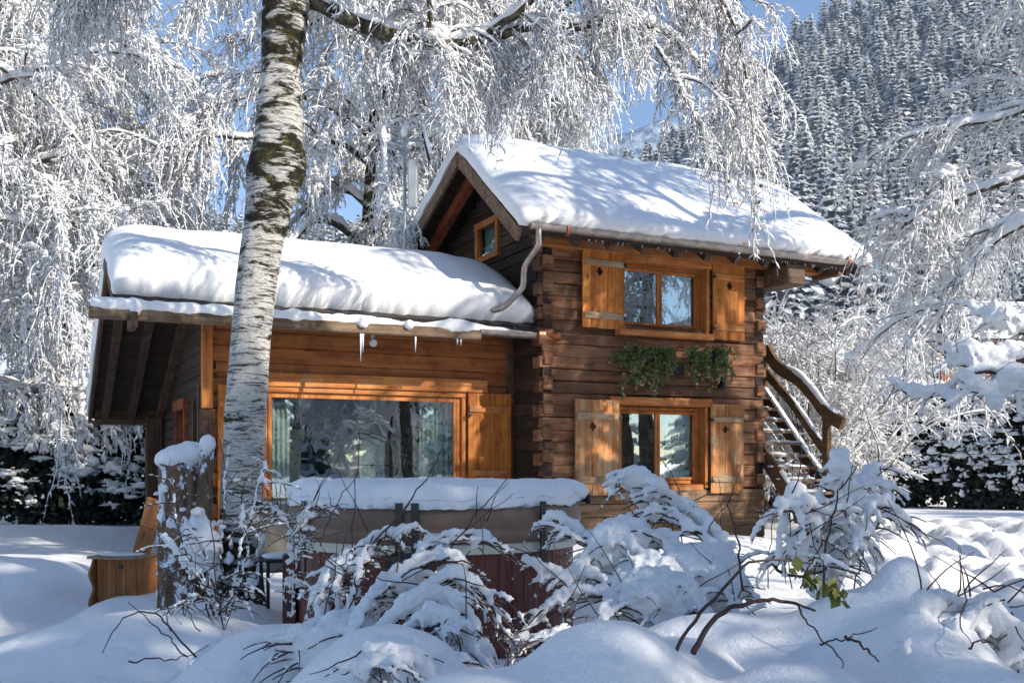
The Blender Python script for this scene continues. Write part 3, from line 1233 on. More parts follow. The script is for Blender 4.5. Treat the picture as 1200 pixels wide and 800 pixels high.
# ------------------------------------------------------------------ snow lying on the roofs
def roof_snow(Rf, name, T, label, inset_f=.05, wl=.30, wr=.35, nu=170, nv=120, seed=1, lap=.10, u1=None, amp=.045, rear_cut=0.0, wf=.22):
    V1 = VN(seed)
    (fv, fz), (rv, rz), (bv, bz) = Rf['front'], Rf['ridge'], Rf['rear']
    u0, u1 = Rf['u0'] - .05, (u1 if u1 is not None else Rf['u1'] + .05)
    pts = np.array([(fv + inset_f, np.interp(fv + inset_f, [fv, rv], [fz, rz])), (rv, rz), (bv + .1, bz - .05)])
    L1, L2 = np.linalg.norm(pts[1] - pts[0]), np.linalg.norm(pts[2] - pts[1])
    q = np.concatenate([[0, .004, .012, .025], np.linspace(.045, .955, nv - 8), [.975, .988, .996, 1]]) * (L1 + L2)
    n1 = np.array([-(pts[1] - pts[0])[1], (pts[1] - pts[0])[0]]) / L1
    n2 = np.array([-(pts[2] - pts[1])[1], (pts[2] - pts[1])[0]]) / L2
    B = np.where((q < L1)[:, None], pts[0] + (pts[1] - pts[0]) * (q / L1)[:, None], pts[1] + (pts[2] - pts[1]) * ((q - L1) / L2)[:, None])
    k = 1 / (1 + np.exp(-(q - L1) / .16))
    N = n1 * (1 - k)[:, None] + n2 * k[:, None]
    N /= np.linalg.norm(N, axis=1)[:, None]
    us = np.concatenate([[0, .003, .01, .02], np.linspace(.035, .965, nu - 8), [.98, .99, .997, 1]])
    Ulen = u1 - u0

    def edge(d, w_):
        x = np.clip(d / w_, 0, 1)
        return (1 - (1 - x) ** 2.6) ** (1 / 2.6)
    ev = edge(q, wf) * edge(q[-1] - q, .4)
    eu = edge(us * Ulen, wl) * edge((1 - us) * Ulen, wr)
    # soften the crown over the ridge
    E = ev[:, None] * eu[None, :]
    Q, U_ = np.meshgrid(q, us * Ulen + u0, indexing='ij')
    th = T * E * (1 + amp / T * V1(U_ * .9, Q * .9, 3)) + V1(U_ * 3, Q * 3, 4) * .015 * E
    th -= .08 * T * np.exp(-((Q - L1) / .3) ** 2)
    lapn = V1(U_ * 2.2, Q * 0 + 3, 3) * .035 + V1(U_ * 9, Q * 0 + 5, 2) * .030
    push = -lap * np.exp(-(q / .18) ** 2)[:, None] * np.sin(np.clip(E, 0, 1) * PI) ** .6 + lapn * np.exp(-(q / .10) ** 2)[:, None]
    vv = B[:, 0][:, None] + N[:, 0][:, None] * th + push
    zz = B[:, 1][:, None] + N[:, 1][:, None] * th + push * .6 + .022
    pu = np.where(us < .5, -1, 1)[None, :] * lap * .5 * np.exp(-(np.minimum(us, 1 - us) * Ulen / .16) ** 2)[None, :] * np.sin(np.clip(E, 0, 1) * PI) ** .6
    uu = U_ + pu + V1(Q * 2.5, U_ * 0 + 9, 3) * .03 * np.exp(-(np.minimum(us, 1 - us) * Ulen / .1) ** 2)[None, :]
    top = np.stack([uu, vv, zz], -1)
    bot = np.stack([U_, B[:, 0][:, None] + 0 * U_, B[:, 1][:, None] + .021 + 0 * U_], -1)
    bot[0] = top[0]
    bot[-1] = top[-1]
    bot[:, 0] = top[:, 0]
    bot[:, -1] = top[:, -1]
    mb = MB()
    nq, nu_ = top.shape[:2]
    f = grid_faces(nq, nu_)
    mb.add(top, [f], .5, 0, True)
    mb.add(bot, [f[:, ::-1]], .5, 0, True)
    o = mb.build(name, 'snow_roof')
    o.location, o.rotation_euler = (HX, HYY, 0), (0, 0, TH)
    tag(o, label, 'snow', kind='stuff')
    return o


roof_snow(RF, 'roof_snow', .30, 'thick smooth snow on the tall chalet roof', lap=.11, wl=.5, seed=4, inset_f=-.02)
roof_snow(AF, 'roof_snow', .47, 'thick snow cushion on the low annex roof', lap=.08, wl=.42, wr=1.1, seed=8, inset_f=.10, u1=.0)
mb = MB()                                                   # strip of snow along the annex fascia
us = np.linspace(-5.86, -.10, 90)
V1 = VN(22)
hh = .075 + .05 * V1(us * 1.6, us * 0 + 2, 3) + .02 * V1(us * 8, us * 0, 2)
hh *= np.interp(us, [-5.86, -5.5, -1.2, -.1], [.8, 1, .85, .25])
mb.tube(np.stack([us, us * 0 + .03, 3.055 + hh * .35], 1), np.maximum(hh, .02) * .95, 10, lump=.05, squash=1.0)
for (u, dz) in ((-5.38, .10), (-2.63, .09), (-2.0, .07)):
    mb.blobs([(u, -.04, 3.06)], [(.07, .07, dz)], 0, .08, 2)
o = mb.build('ledge_snow', 'snow_roof')
fuse(o, .018, 2)
tag(o, 'thin strip of snow along the annex eave board', 'snow', kind='stuff')
o.location, o.rotation_euler = (HX, HYY, 0), (0, 0, TH)
mb = MB()                                                   # cap of snow on the gutter end by the downspout
mb.blobs([(-.40, -.66, 4.50), (-.2, -.64, 4.52), (.0, -.63, 4.50), (.2, -.62, 4.50), (.4, -.6, 4.5)], [(.2, .12, .12)] * 5, 0, .06, 2)
o = fuse(mb.build('gutter_snow', 'snow_roof'), .02, 2)
tag(o, 'rounded snow cap on the end of the upper gutter', 'snow', kind='stuff')
o.location, o.rotation_euler = (HX, HYY, 0), (0, 0, TH)

# ------------------------------------------------------------------ flower boxes under the upper window
fb = None
for k, (u0, u1, zt, lab) in enumerate(((1.02, 2.07, 2.93, 'wider flower box of trailing green plants, under the left half of the upper window'),
                                       (2.37, 3.06, 2.98, 'narrower flower box of trailing green plants, beside the iron bracket'))):
    b = thing('flower_box', lab, 'flower box', (HX, HYY, 0), TH, 'flower boxes below the upper window')
    MB().box((u0 + .06, -.27, zt - .24), (u1 - .06, -.10, zt - .08), None, 0, 0, .01).build('planter', 'iron', b)
    C = []
    nn = int((u1 - u0) * 105)
    for j in range(nn):
        u = random.uniform(u0, u1)
        L_ = (.42 + .26 * math.sin(u * 9 + k * 2) * math.sin(u * 23) + random.uniform(-.16, .2)) * (1 - .35 * abs(2 * (u - u0) / (u1 - u0) - 1) ** 3)
        x = np.array([u, -.22 + random.uniform(-.08, .06), zt - .08 + random.uniform(-.03, .04)])
        d = np.array([random.gauss(0, .25), -abs(random.gauss(0, .5)), random.uniform(.2, .9)])
        s_ = 0
        while s_ < L_ + .1:
            C.append(x.copy())
            x = x + d / np.linalg.norm(d) * .022
            d = d + np.array([random.gauss(0, .08), .02, -.30])
            if x[1] < -.42:
                d[1] = abs(d[1])
            s_ += .022
    C = np.array(C)
    C = np.repeat(C, 2, 0) + R.normal(0, .014, (len(C) * 2, 3))
    C = C[vn(C[:, 0] * 7, C[:, 2] * 7, 2) > -.22]
    mb = MB().leaves(C, .034, 0)
    mb.build('plant', 'leaf_green', b)
    low = C[C[:, 2] < zt - .30]
    mb = MB().leaves(low[R.choice(len(low), len(low) // 9)], .035, 0)
    mb.build('flower', 'flower_pink', b)
mb = MB().box((3.02, -.16, 2.36), (3.07, -.02, 2.78)).box((2.08, -.12, 2.55), (2.32, -.05, 2.72))
mb.build('flower_box_bracket', 'iron', chalet)

# ------------------------------------------------------------------ outside stairs on the right gable
st = thing('outdoor_stairs', 'snowy wooden outdoor stairs with curved handrail climbing the right gable wall', 'stairs', (HX, HYY, 0), TH)
for u, w_ in ((3.99, .05), (4.83, .05)):
    mb = MB()
    mb.beam((u, 1.35, 2.72), (u, -1.75, -.55), w_, .24, (0, 0, 1), .6)
    mb.build('stringer', 'rail', st)
for k in range(14):
    z = 2.55 - k * .195
    v = 1.12 - k * .180
    if z < -.1:
        break
    t_ = MB().box((4.02, v - .14, z - .045), (4.80, v + .14, z), None, 0, .001, .008).build('tread', 'tread', st)
mb = MB()
rl = [(4.83, 1.0, 3.20), (4.83, .78, 2.92), (4.83, .5, 2.74), (4.83, .2, 2.60), (4.83, -.1, 2.36), (4.83, -.45, 2.02), (4.83, -.78, 1.84)]


def ribbon(mb, pts, w_, h_, rnd=.5):
    pts = np.array(pts)
    T = np.gradient(pts, axis=0)
    T /= np.linalg.norm(T, axis=1)[:, None]
    V = []
    for p, t in zip(pts, T):
        n = np.cross((1, 0, 0), t)
        n = n if n[2] > 0 else -n
        for a, b in ((-1, -1), (1, -1), (1, 1), (-1, 1)):
            V.append(p + np.array([w_ / 2 * a, 0, 0]) + n * h_ / 2 * b)
    f = [(0, 1, 2, 3)]
    for i in range(len(pts) - 1):
        for j in range(4):
            f.append((i * 4 + j, i * 4 + (j + 1) % 4, i * 4 + 4 + (j + 1) % 4, i * 4 + 4 + j))
    e = (len(pts) - 1) * 4
    f.append((e, e + 1, e + 2, e + 3))
    mb.add(V, f, rnd)


rl = spline(rl, 26)
ribbon(mb, rl, .08, .19)
mb.build('handrail', 'rail', st)
r2 = spline([(4.83, 1.0, 2.78), (4.83, .7, 2.52), (4.83, .35, 2.22), (4.83, .05, 1.92), (4.83, -.25, 1.58), (4.83, -.45, 1.40)], 18)
mb = MB()
ribbon(mb, r2, .06, .13)
mb.build('lower_rail', 'rail', st)
MB().box((4.78, -.50, .6), (4.88, -.38, 2.0), .7, 0, .001, .01).build('post', 'rail', st)
MB().box((4.78, 1.0, 2.0), (4.88, 1.1, 3.2), .4, 0, .001, .01).build('post', 'rail', st)
MB().box((3.95, -1.62, -.4), (4.04, -1.52, .9), .4, 0, .001, .01).build('post', 'rail', st)
mb = MB()
for pts_, a, b, r_ in ((rl, 8, 24, .055), (r2, 6, 16, .035)):
    p = pts_[a:b] + (0, 0, .11 if r_ > .05 else .085)
    mb.tube(p, np.sin(np.linspace(.35, PI - .2, b - a)) ** .5 * r_, 8, lump=.08)
for k in range(12):
    z = 2.55 - k * .195
    v = 1.12 - k * .180
    mb.blobs([(4.4 + random.uniform(-.1, .1), v, z + .005)], [(.40, .13, .035)], 0, .07, 2, rot=False)
mb.beam((4.83, 1.1, 2.60), (4.83, -1.2, .18), .07, .05)
mb.beam((3.99, -.35, 1.12), (3.99, -1.6, -.2), .06, .04)
o = mb.build('stair_snow', 'snow_bush')
tag(o, 'snow lying on the stair treads and handrail', 'snow', kind='stuff')
o.location, o.rotation_euler = (HX, HYY, 0), (0, 0, TH)

# ------------------------------------------------------------------ antenna mast behind the annex roof
p = hw(-1.42, 1.75, 3.8)
an = thing('antenna_mast', 'slim grey antenna mast rising behind the annex roof snow', 'antenna', tuple(p))
pole = MB().tube([(0, 0, -.2), (0, 0, 2.35)], .024, 10).build('pole', 'steel', an)
MB().box((.05, -.07, 1.25), (.19, .05, 1.98), .5, 0, 0, .02).build('panel', 'panel_grey', an)
mb = MB().beam((.36, -.02, 2.02), (.20, .02, 2.62), .03, .30, (0, 1, 0)).build('flat_panel', 'iron', an)
mb = MB().box((0, -.015, 2.26), (.3, .015, 2.30)).box((0, -.01, 1.4), (.1, .01, 1.43)).box((0, -.01, 1.85), (.1, .01, 1.88))
mb.build('arm', 'steel', an)
mb = MB()
mb.beam((.40, -.03, 2.03), (.24, .01, 2.63), .05, .26, (0, 1, 0))
mb.blobs([(.0, 0, 2.42)], [(.06, .06, .1)], 0, .1, 2)
mb.build('snow_cover', 'frost', an)

# ------------------------------------------------------------------ hot tub
TC = np.array([at(511, 600, 7.5)[0], 7.5])
tub = thing('hot_tub', 'round hot tub with redwood panels, cream rim and brown vinyl cover', 'hot tub', (TC[0], TC[1], 0))
RT = 1.03


def ring(mb, r0, r1, z0, z1, n=96, rnd=.5, mi=0):
    an_ = np.arange(n) * 2 * PI / n
    V = []
    for z, r in ((z0, r0), (z1, r1)):
        for a in an_:
            V.append((math.cos(a) * r, math.sin(a) * r, z))
    f = [(i, (i + 1) % n, n + (i + 1) % n, n + i) for i in range(n)] + [tuple(range(n))[::-1], tuple(range(n, 2 * n))]
    mb.add(V, f, rnd, mi, False)


mb = MB()
NP = 64
for k in range(NP):
    a0, a1 = 2 * PI * (k + .025) / NP, 2 * PI * (k + .975) / NP
    V = []
    for z in (-.1, .66):
        for r in (RT - .04, RT):
            for a in (a0, a1):
                V.append((math.cos(a) * r, math.sin(a) * r, z))
    mb.add(V, [(2, 3, 7, 6), (0, 2, 6, 4), (1, 5, 7, 3), (4, 6, 7, 5), (0, 1, 3, 2)])
mb.build('side_panel', 'tub', tub)
mb = MB()
ring(mb, RT - .03, RT - .03, -.1, .655)
mb.build('shell', 'black', tub)
mb = MB()
ring(mb, RT + .035, RT + .03, .66, .735)
mb.build('rim', 'cream', tub)
mb = MB()
n = 120
an_ = np.arange(n) * 2 * PI / n
V = []
prof = [(RT + .035, .725), (RT + .055, .74), (RT + .05, .80), (RT + .042, .825), (RT + .05, .835), (RT + .045, .92), (RT + .02, .985), (RT - .2, 1.0)]
for (r, z) in prof:
    for a in an_:
        wr = (vn.one(np.array(a * 6), np.array(z * 6)) - .5) * .03
        V.append((math.cos(a) * (r + wr), math.sin(a) * (r + wr), z + (wr * .5 if z < .76 else 0)))
f = []
for k in range(len(prof) - 1):
    for i in range(n):
        f.append((k * n + i, k * n + (i + 1) % n, k * n + n + (i + 1) % n, k * n + n + i))
f.append(tuple(range((len(prof) - 1) * n, len(prof) * n)))
mb.add(V, f, .5, 0, True)
cov = mb.build('cover', 'vinyl', tub)
for a in (-PI * .545, -PI * .515, -PI * .25, -PI * .78):
    mb = MB()
    c_, s_ = math.cos(a), math.sin(a)
    r = RT + .075
    mb.beam((c_ * r, s_ * r, 1.0), (c_ * r, s_ * r, .50), .012, .05, (s_, -c_, 0))
    mb.build('strap', 'black', tub)
mb = MB()
a = -PI * .53
mb.box((-.22, -RT - .16, .30), (-.02, -RT - .05, .68), None, 0, .01, .03)
mb.build('cover_clip', 'black', tub)
mb = MB()
mb.tube([(-RT - .10, .1, 1.0), (-RT + .1, .1, 1.0)], .028, 8)
mb.tube([(RT - .1, .0, .99), (RT + .12, -.02, .985)], .028, 8)
mb.tube([(RT + .1, -.02, .985), (RT + .13, -.02, .985)], .04, 8)
mb.build('lifter_bar', 'black', tub)
mb = MB()
mb.box((-RT - .03, -.42, .1), (-RT + .06, -.30, .6), .1)
mb.build('hatch', 'tub', tub)
mb = MB()                                                   # snow on the cover
nr, na = 46, 200
rr = np.concatenate([np.linspace(0, .9, 30), 1 - (1 - np.linspace(0, 1, 17)[1:]) ** 2 * .1])
an_ = np.arange(na) * 2 * PI / na
RR, AA = np.meshgrid(rr, an_, indexing='ij')
V1 = VN(31)
edge = 1.045 + .04 * V1(np.cos(AA) * 3 + 9, np.sin(AA) * 3 + 9, 4)
x, y = RR * np.cos(AA) * edge * RT, RR * np.sin(AA) * edge * RT
th = (1 - RR ** 9) ** .5 if False else (1 - np.clip((RR - .86) / .14, 0, 1) ** 2.4) ** .5
z = .985 + .135 * th + (.03 * V1(x * 2 + 5, y * 2, 4) + .018 * V1(x * 7, y * 7, 3)) * th
drip = -.018 * (1 + V1(np.cos(AA) * 12 + 30, np.sin(AA) * 12 + 30, 3) * 1.6) * np.clip((RR - .93) / .07, 0, 1)
top = np.stack([x, y, z + drip], -1)
tv = top.reshape(-1, 3)
n_r = len(rr)
i = (np.arange(n_r - 1)[:, None] * na + np.arange(na)[None])
i2 = (np.arange(n_r - 1)[:, None] * na + (np.arange(na)[None] + 1) % na)
mb.add(tv, [np.stack([i, i2, i2 + na, i + na], -1).reshape(-1, 4)[:, ::-1]], .5, 0, True)
bt = tv.copy()
bt[:, 2] = np.where(RR.reshape(-1) < .99, .96, bt[:, 2])
mb.add(bt, [np.stack([i, i2, i2 + na, i + na], -1).reshape(-1, 4)], .5, 0, True)
mb.blobs([(-RT - .06, .1, 1.04), (RT + .06, -.02, 1.04), (RT - .1, -.1, 1.05), (-RT + .1, 0, 1.06)], [(.09, .07, .05), (.09, .06, .06), (.2, .2, .09), (.2, .2, .09)], 0, .06, 2)
o = mb.build('tub_snow', 'snow_bush')
o.location = tub.location
tag(o, 'thick snow lying on the hot tub cover', 'snow', kind='stuff')

# ------------------------------------------------------------------ wooden chest with lid, board and stump
bx = thing('wooden_chest', 'small pine chest with wavy side panels and flat lid beside the stump', 'chest', tuple(at(143, 690, 9.4) * (1, 1, 0)) [:2] + (0.0,), math.radians(-14))
bz = .02
bd_ = -.16
mb = MB()
for k in range(4):
    mb.box((-.18 + k * .125, -.2, bz + bd_), (-.18 + (k + 1) * .125 - .004, -.175, bz + .40), None, 0, .001, .004)
mb.box((-.18, .2, bz + bd_), (.32, .225, bz + .4))
mb.box((.295, -.17, bz + bd_), (.32, .2, bz + .4))
mb.build('front_board', 'box', bx)
mb = MB()
zs = np.linspace(bz + bd_, bz + .40, 18)
wav = [(-.25 + .035 * math.sin((z - bz) / .4 * 2.5 * PI), z) for z in zs]
poly = wav + [(.26 - .0 * z, z) for z in zs[::-1]]
mb.prism([(p[0], p[1]) for p in poly], 0, -.235, -.205, .3)
mb.build('side_board', 'box', bx)
MB().box((-.27, -.27, bz + .402), (.34, .27, bz + .432), None, 0, .001, .006).build('lid', 'tread', bx)
mb = MB()
mb.box((.10, -.215, bz + .3), (.15, -.2, bz + .35))
mb.build('latch', 'iron', bx)
mb = MB().blobs([(0, 0, bz + .437)], [(.27, .23, .010)], 0, .05, 2, rot=False)
mb.build('snow_dusting', 'frost', bx)
bx.scale = (.82, .82, .86)
p = at(167, 650, 9.6)
bd = thing('wooden_board', 'pale pine board leaning upright against the dead stump', 'board', (p[0], 9.55, .36), math.radians(-20))
bd.rotation_euler = (math.radians(-8), math.radians(12), math.radians(-25))
MB().box((-.10, -.015, .0), (.10, .015, .28), .3, 0, .001, .004).box((-.10, -.013, .285), (.10, .017, .56), .9, 0, .001, .004).build('plank', 'box', bd)

sp_ = at(213, 700, 8.4)
stump = thing('tree_stump', 'thick dead stump crusted with snow beside the birch', 'stump', (sp_[0], 8.4, 0))
mb = MB()
n = 40
zs = np.linspace(-.15, 1.24, 34)
V = []
V1 = VN(41)
for z in zs:
    for i in range(n):
        a = 2 * PI * i / n
        r = .172 * (1 + .08 * (1 - z)) + .025 * (V1.one(np.array(math.cos(a) * 3 + 9), np.array(math.sin(a) * 3 + z * .8)) - .5) * 2 + .018 * (V1.one(np.array(a * 7), np.array(z * 1.5)) - .5)
        top_ = z if z < 1.2 else z + .08 * (V1.one(np.array(a * 2), np.array(.3)) - .5)
        V.append((math.cos(a) * r * 1.12, math.sin(a) * r, top_))
f = []
for k in range(len(zs) - 1):
    for i in range(n):
        f.append((k * n + i, k * n + (i + 1) % n, k * n + n + (i + 1) % n, k * n + n + i))
f.append(tuple(range((len(zs) - 1) * n, len(zs) * n)))
mb.add(V, f, .5, 0, True)
mb.build('trunk', 'stump', stump)
mb = MB()
q = spline([(.20, -.08, .70), (.21, -.08, 1.0), (.225, -.05, 1.25), (.23, -.04, 1.38)], 8)
mb.tube(q, [.07, .07, .068, .065, .062, .06, .058, .055], 12, lump=.06)
mb.build('side_trunk', 'stump', stump)
mb = MB()
mb.blobs([(-.02, 0, 1.29), (.06, .02, 1.33), (-.10, 0, 1.28)], [(.185, .17, .12), (.14, .14, .11), (.11, .13, .09)], 0, .04, 3)
mb.blobs([(.235, -.05, 1.41)], [(.068, .07, .09)], 0, .06, 2)
mb.blobs([(.20, -.20, .66), (.28, -.18, .58), (.12, -.22, .52), (.22, -.22, .46)], [(.13, .1, .18), (.12, .1, .12), (.08, .06, .12), (.16, .1, .12)], 0, .1, 3)
for k in range(26):
    a = random.uniform(-PI, 0.1)
    z = random.uniform(.1, 1.1)
    mb.blobs([(math.cos(a) * .198, math.sin(a) * .175, z)], [(random.uniform(.015, .05), random.uniform(.012, .03), random.uniform(.02, .07))], 0, .34, 2)
fuse(mb.build('snow_cover', 'snow_bush', stump), .013, 2)

# ------------------------------------------------------------------ metal side table and fallen folding chair by the tub
p = at(338, 700, 8.0)
tb = thing('side_table', 'small black metal side table with snow on top, between birch and hot tub', 'table', (p[0], 8.0, -.03), math.radians(25))
for a, b in ((-1, -1), (1, -1), (1, 1), (-1, 1)):
    MB().box((a * .19 - .012, b * .14 - .012, 0), (a * .19 + .012, b * .14 + .012, .50)).build('leg', 'iron', tb)
MB().box((-.21, -.16, .502), (.21, .16, .53), .5, 0, 0, .004).build('table_top', 'iron', tb)
mb = MB().blobs([(-.06, 0, .545), (.08, .02, .545)], [(.15, .15, .03), (.13, .13, .035)], 0, .06, 2)
mb.build('snow_cover', 'snow_bush', tb)
p = at(322, 690, 8.9)
ch = thing('folding_chair', 'beige canvas garden chair folded and slumped beside the birch', 'chair', (p[0], 8.9, -.03), math.radians(15))
mb = MB()
for s_ in (-.2, .2):
    mb.tube([(s_, -.25, 0), (s_ * .9, .12, .55), (s_ * .8, .22, .95)], .013, 8)
    mb.tube([(s_, .30, 0), (s_ * .95, -.12, .48)], .013, 8)
mb.tube([(-.17, .22, .95), (.17, .22, .95)], .013, 8)
mb.build('frame', 'canvas', ch)
us, vs = np.linspace(-1, 1, 14), np.linspace(0, 1, 20)
A_, B_ = np.meshgrid(us, vs, indexing='ij')
mb = MB()
cl = np.stack([A_ * (.19 - .03 * B_), .0 + .22 * B_ + .02 * V1(A_ * 3, B_ * 4, 3), .30 + .62 * B_ - .05 * (1 - A_ ** 2) * np.sin(B_ * PI) + .03 * V1(A_ * 4 + 9, B_ * 5, 3)], -1)
mb.add(cl, [grid_faces(14, 20)], .5, 0, True)
cl2 = np.stack([A_ * .19, -.14 + .28 * B_, .40 - .06 * (1 - A_ ** 2) - .05 * B_ + .03 * V1(A_ * 4 + 3, B_ * 5, 3)], -1)
mb.add(cl2, [grid_faces(14, 20)], .8, 0, True)
o = mb.build('seat_cloth', 'canvas', ch)
k = o.modifiers.new('t', 'SOLIDIFY')
k.thickness = .006
# ------------------------------------------------------------------ branches, twigs and the frost on them
def unit(a):
    return a / (np.linalg.norm(a, axis=-1, keepdims=True) + 1e-9)


def droop(P0, D, L, K, g, wig, up=0.0):
    """many branch paths at once; g bends them down, up lifts them"""
    P0, D, L = np.asarray(P0, float), unit(np.asarray(D, float)), np.asarray(L, float)
    N = len(P0)
    P = np.zeros((N, K, 3))
    P[:, 0] = P0
    st = (L / (K - 1))[:, None]
    d = D.copy()
    g = np.broadcast_to(np.asarray(g, float), (N,))[:, None]
    for k in range(1, K):
        P[:, k] = P[:, k - 1] + d * st
        d = d + R.normal(0, wig, (N, 3)) + np.array([0, 0, -1.0]) * g * st + np.array([0, 0, 1.0]) * up * st
        d = unit(d)
    return P


def lumpy(N, K, r, lo=.3, taper=True):
    a = r * (lo + (1 - lo) * R.random((N, K)) ** .8 * 1.25)
    if taper:
        a = a * np.clip(np.minimum(np.linspace(.35, 3, K), np.linspace(4, .25, K)), 0, 1)[None]
    return a


def frost_twigs(twig, snow, P0, D, L, r, K=8, g=2.2, wig=.12, side=3, side_len=.22, bare=.5, tw=.004, sides=3, off=.0):
    """twigs with their sleeve of frost, plus short side twigs; into two builders"""
    N = len(P0)
    P = droop(P0, D, L, K, g, wig)
    rs = lumpy(N, K, 1.0) * (r * .72 * (.6 + .8 * R.random(N)))[:, None]
    gaps = R.random((N, K)) < .16
    rs[gaps] *= .25
    Q = P + np.array([0, 0, off])
    snow.tubes(Q, rs, sides, None, 0, True)
    pick = R.random(N) < bare
    if pick.any():
        Pt = P[pick] - np.array([0, 0, 1.0]) * 0 + R.normal(0, r * .55, (pick.sum(), 1, 3))
        twig.tubes(Pt, np.broadcast_to(np.linspace(tw, tw * .4, K), (len(Pt), K)), 3, None, 0, True)
    if side:
        idx = np.repeat(np.arange(N), side)
        k = R.integers(1, K - 1, len(idx))
        T = unit(P[idx, k + 1] - P[idx, k])
        S0 = P[idx, k]
        d = unit(T * .8 + R.normal(0, .7, (len(idx), 3)))
        ln = side_len * (.3 + 1.1 * R.random(len(idx)) ** 2)
        P2 = droop(S0, d, ln, 4, g * 1.6, wig)
        r2 = np.array([.35, 1.0, .95, .15])[None] * (.55 + .6 * R.random((len(idx), 4))) * (r * (.55 + .9 * R.random(len(idx))))[:, None]
        snow.tubes(P2, r2, 3, None, 0, True)
    return P


def snow_on(snow, P, r, lump=.12, h=.9, drop=.15):
    """snow ridge lying on a branch path"""
    P = np.asarray(P, float)
    if P.ndim == 2:
        P = P[None]
    N, K, _ = P.shape
    T = unit(np.gradient(P, axis=1))
    flat = np.sqrt(np.clip(1 - T[..., 2] ** 2, .04, 1))
    rr = np.broadcast_to(r, (N, K)) * flat * (.75 + .5 * R.random((N, K)))
    rr[:, 0] *= .5
    rr[:, -1] *= .4
    Q = P.copy()
    Q[..., 2] += rr * h
    snow.tubes(Q, rr, 7, None, 0, True, lump)


def smooth_path(pts, n):
    return spline(pts, n)


def wobble(P, amp, sc_=2.0):
    s = np.linspace(0, 1, len(P))
    o = np.stack([vn(s * sc_ * len(P) / 8 + 3 + i * 17, s * 0 + P[0, 0] + i) for i in range(3)], 1)
    return P + o * amp * np.sin(np.linspace(.2, PI - .1, len(P)))[:, None]


def weeping(name, label, loc, height, r0, crown_r, seed, group, n_limb=16, z0=2.2, sec=7, strands=4200, r=.017, L=(.5, 1.5), explicit=(), lean=(0, 0), bark='limb', side=2, tw=.006, sl=.22):
    """a birch with arching limbs and hanging frosted twigs; parts: trunk, limbs, twigs and snow cover"""
    global R
    keep = R
    R = np.random.default_rng(seed)
    t = thing(name, label, 'tree', loc, 0, group)
    tr = MB()
    zz = np.linspace(-.3, height, 26)
    pth = np.stack([lean[0] * (zz / height) ** 1.4 + vn(zz * .35, zz * 0 + seed) * .18, lean[1] * (zz / height) + vn(zz * .35, zz * 0 + seed + 5) * .18, zz], 1)
    tr.tube(pth, np.interp(zz, [-.3, .4, height], [r0 * 1.3, r0, .02]), 12, lump=.03)
    tr.build('trunk', bark, t)
    limbs = []
    for k in range(n_limb):
        f = (k + .5) / n_limb
        z = z0 + (height * .93 - z0) * f
        a = k * 2.4 + R.random() * .8
        ln = crown_r * (1.15 - .55 * f) * (.8 + .35 * R.random())
        p = np.array([np.interp(z, zz, pth[:, 0]), np.interp(z, zz, pth[:, 1]), z])
        d = np.array([math.cos(a), math.sin(a), .55 + .7 * f])
        P = droop(p[None], d[None], np.array([ln]), 14, .42 + .15 * R.random(), .07)[0]
        limbs.append((P, r0 * .38 * (1 - .5 * f)))
    for P, rr in explicit:
        limbs.append((np.asarray(P) - np.array(loc), rr))
    snow, twig = MB(), MB()
    S0, SD = [], []
    for P, rr in limbs:
        m = MB()
        m.tube(P, np.linspace(rr, rr * .22, len(P)), 7, lump=.05)
        m.build('limb', 'limb', t)
        snow_on(snow, P, np.linspace(rr * 1.05 + .02, rr * .4 + .03, len(P)))
        n = sec
        k = R.integers(2, len(P), n)
        T = unit(P[np.minimum(k, len(P) - 1)] - P[np.minimum(k, len(P) - 1) - 1])
        sd = unit(T * .7 + R.normal(0, .55, (n, 3)) + np.array([0, 0, .25]))
        ln = crown_r * (.22 + .28 * R.random(n))
        B = droop(P[k % len(P)], sd, ln, 10, .9, .10)
        m = MB()
        twig.tubes(B, np.broadcast_to(np.linspace(rr * .3 + .004, .005, 10), (n, 10)), 5, None, 0, True)
        snow_on(snow, B, np.linspace(.04, .022, 10))
        S0.append(B[:, 1:].reshape(-1, 3))
        SD.append(unit(np.gradient(B, axis=1))[:, 1:].reshape(-1, 3))
        S0.append(P[4:])
        SD.append(unit(np.gradient(P, axis=0))[4:])
    S0, SD = np.concatenate(S0), np.concatenate(SD)
    idx = R.integers(0, len(S0), strands)
    P0 = S0[idx] + R.normal(0, .04, (strands, 3))
    D = unit(SD[idx] * .8 + R.normal(0, .45, (strands, 3)) + np.array([0, 0, -.25]))
    ln = L[0] + (L[1] - L[0]) * R.random(strands) ** 1.5
    frost_twigs(twig, snow, P0, D, ln, r, 9, 2.4, .15, side, sl, .26, tw)
    # clots of snow caught in the crown
    nb = strands // 5
    ii = R.integers(0, len(S0), nb)
    snow.blobs(S0[ii] + np.array([0, 0, .03]), np.stack([.04 + .09 * R.random(nb), .03 + .05 * R.random(nb), .025 + .04 * R.random(nb)], 1), 0, .22, 1)
    twig.build('twigs', 'twig', t)
    snow.build('snow_cover', 'frost', t)
    R = keep
    return t


def px(pts):                                                # list of (px, py, Y) -> points
    return np.array([at(*p) for p in pts])


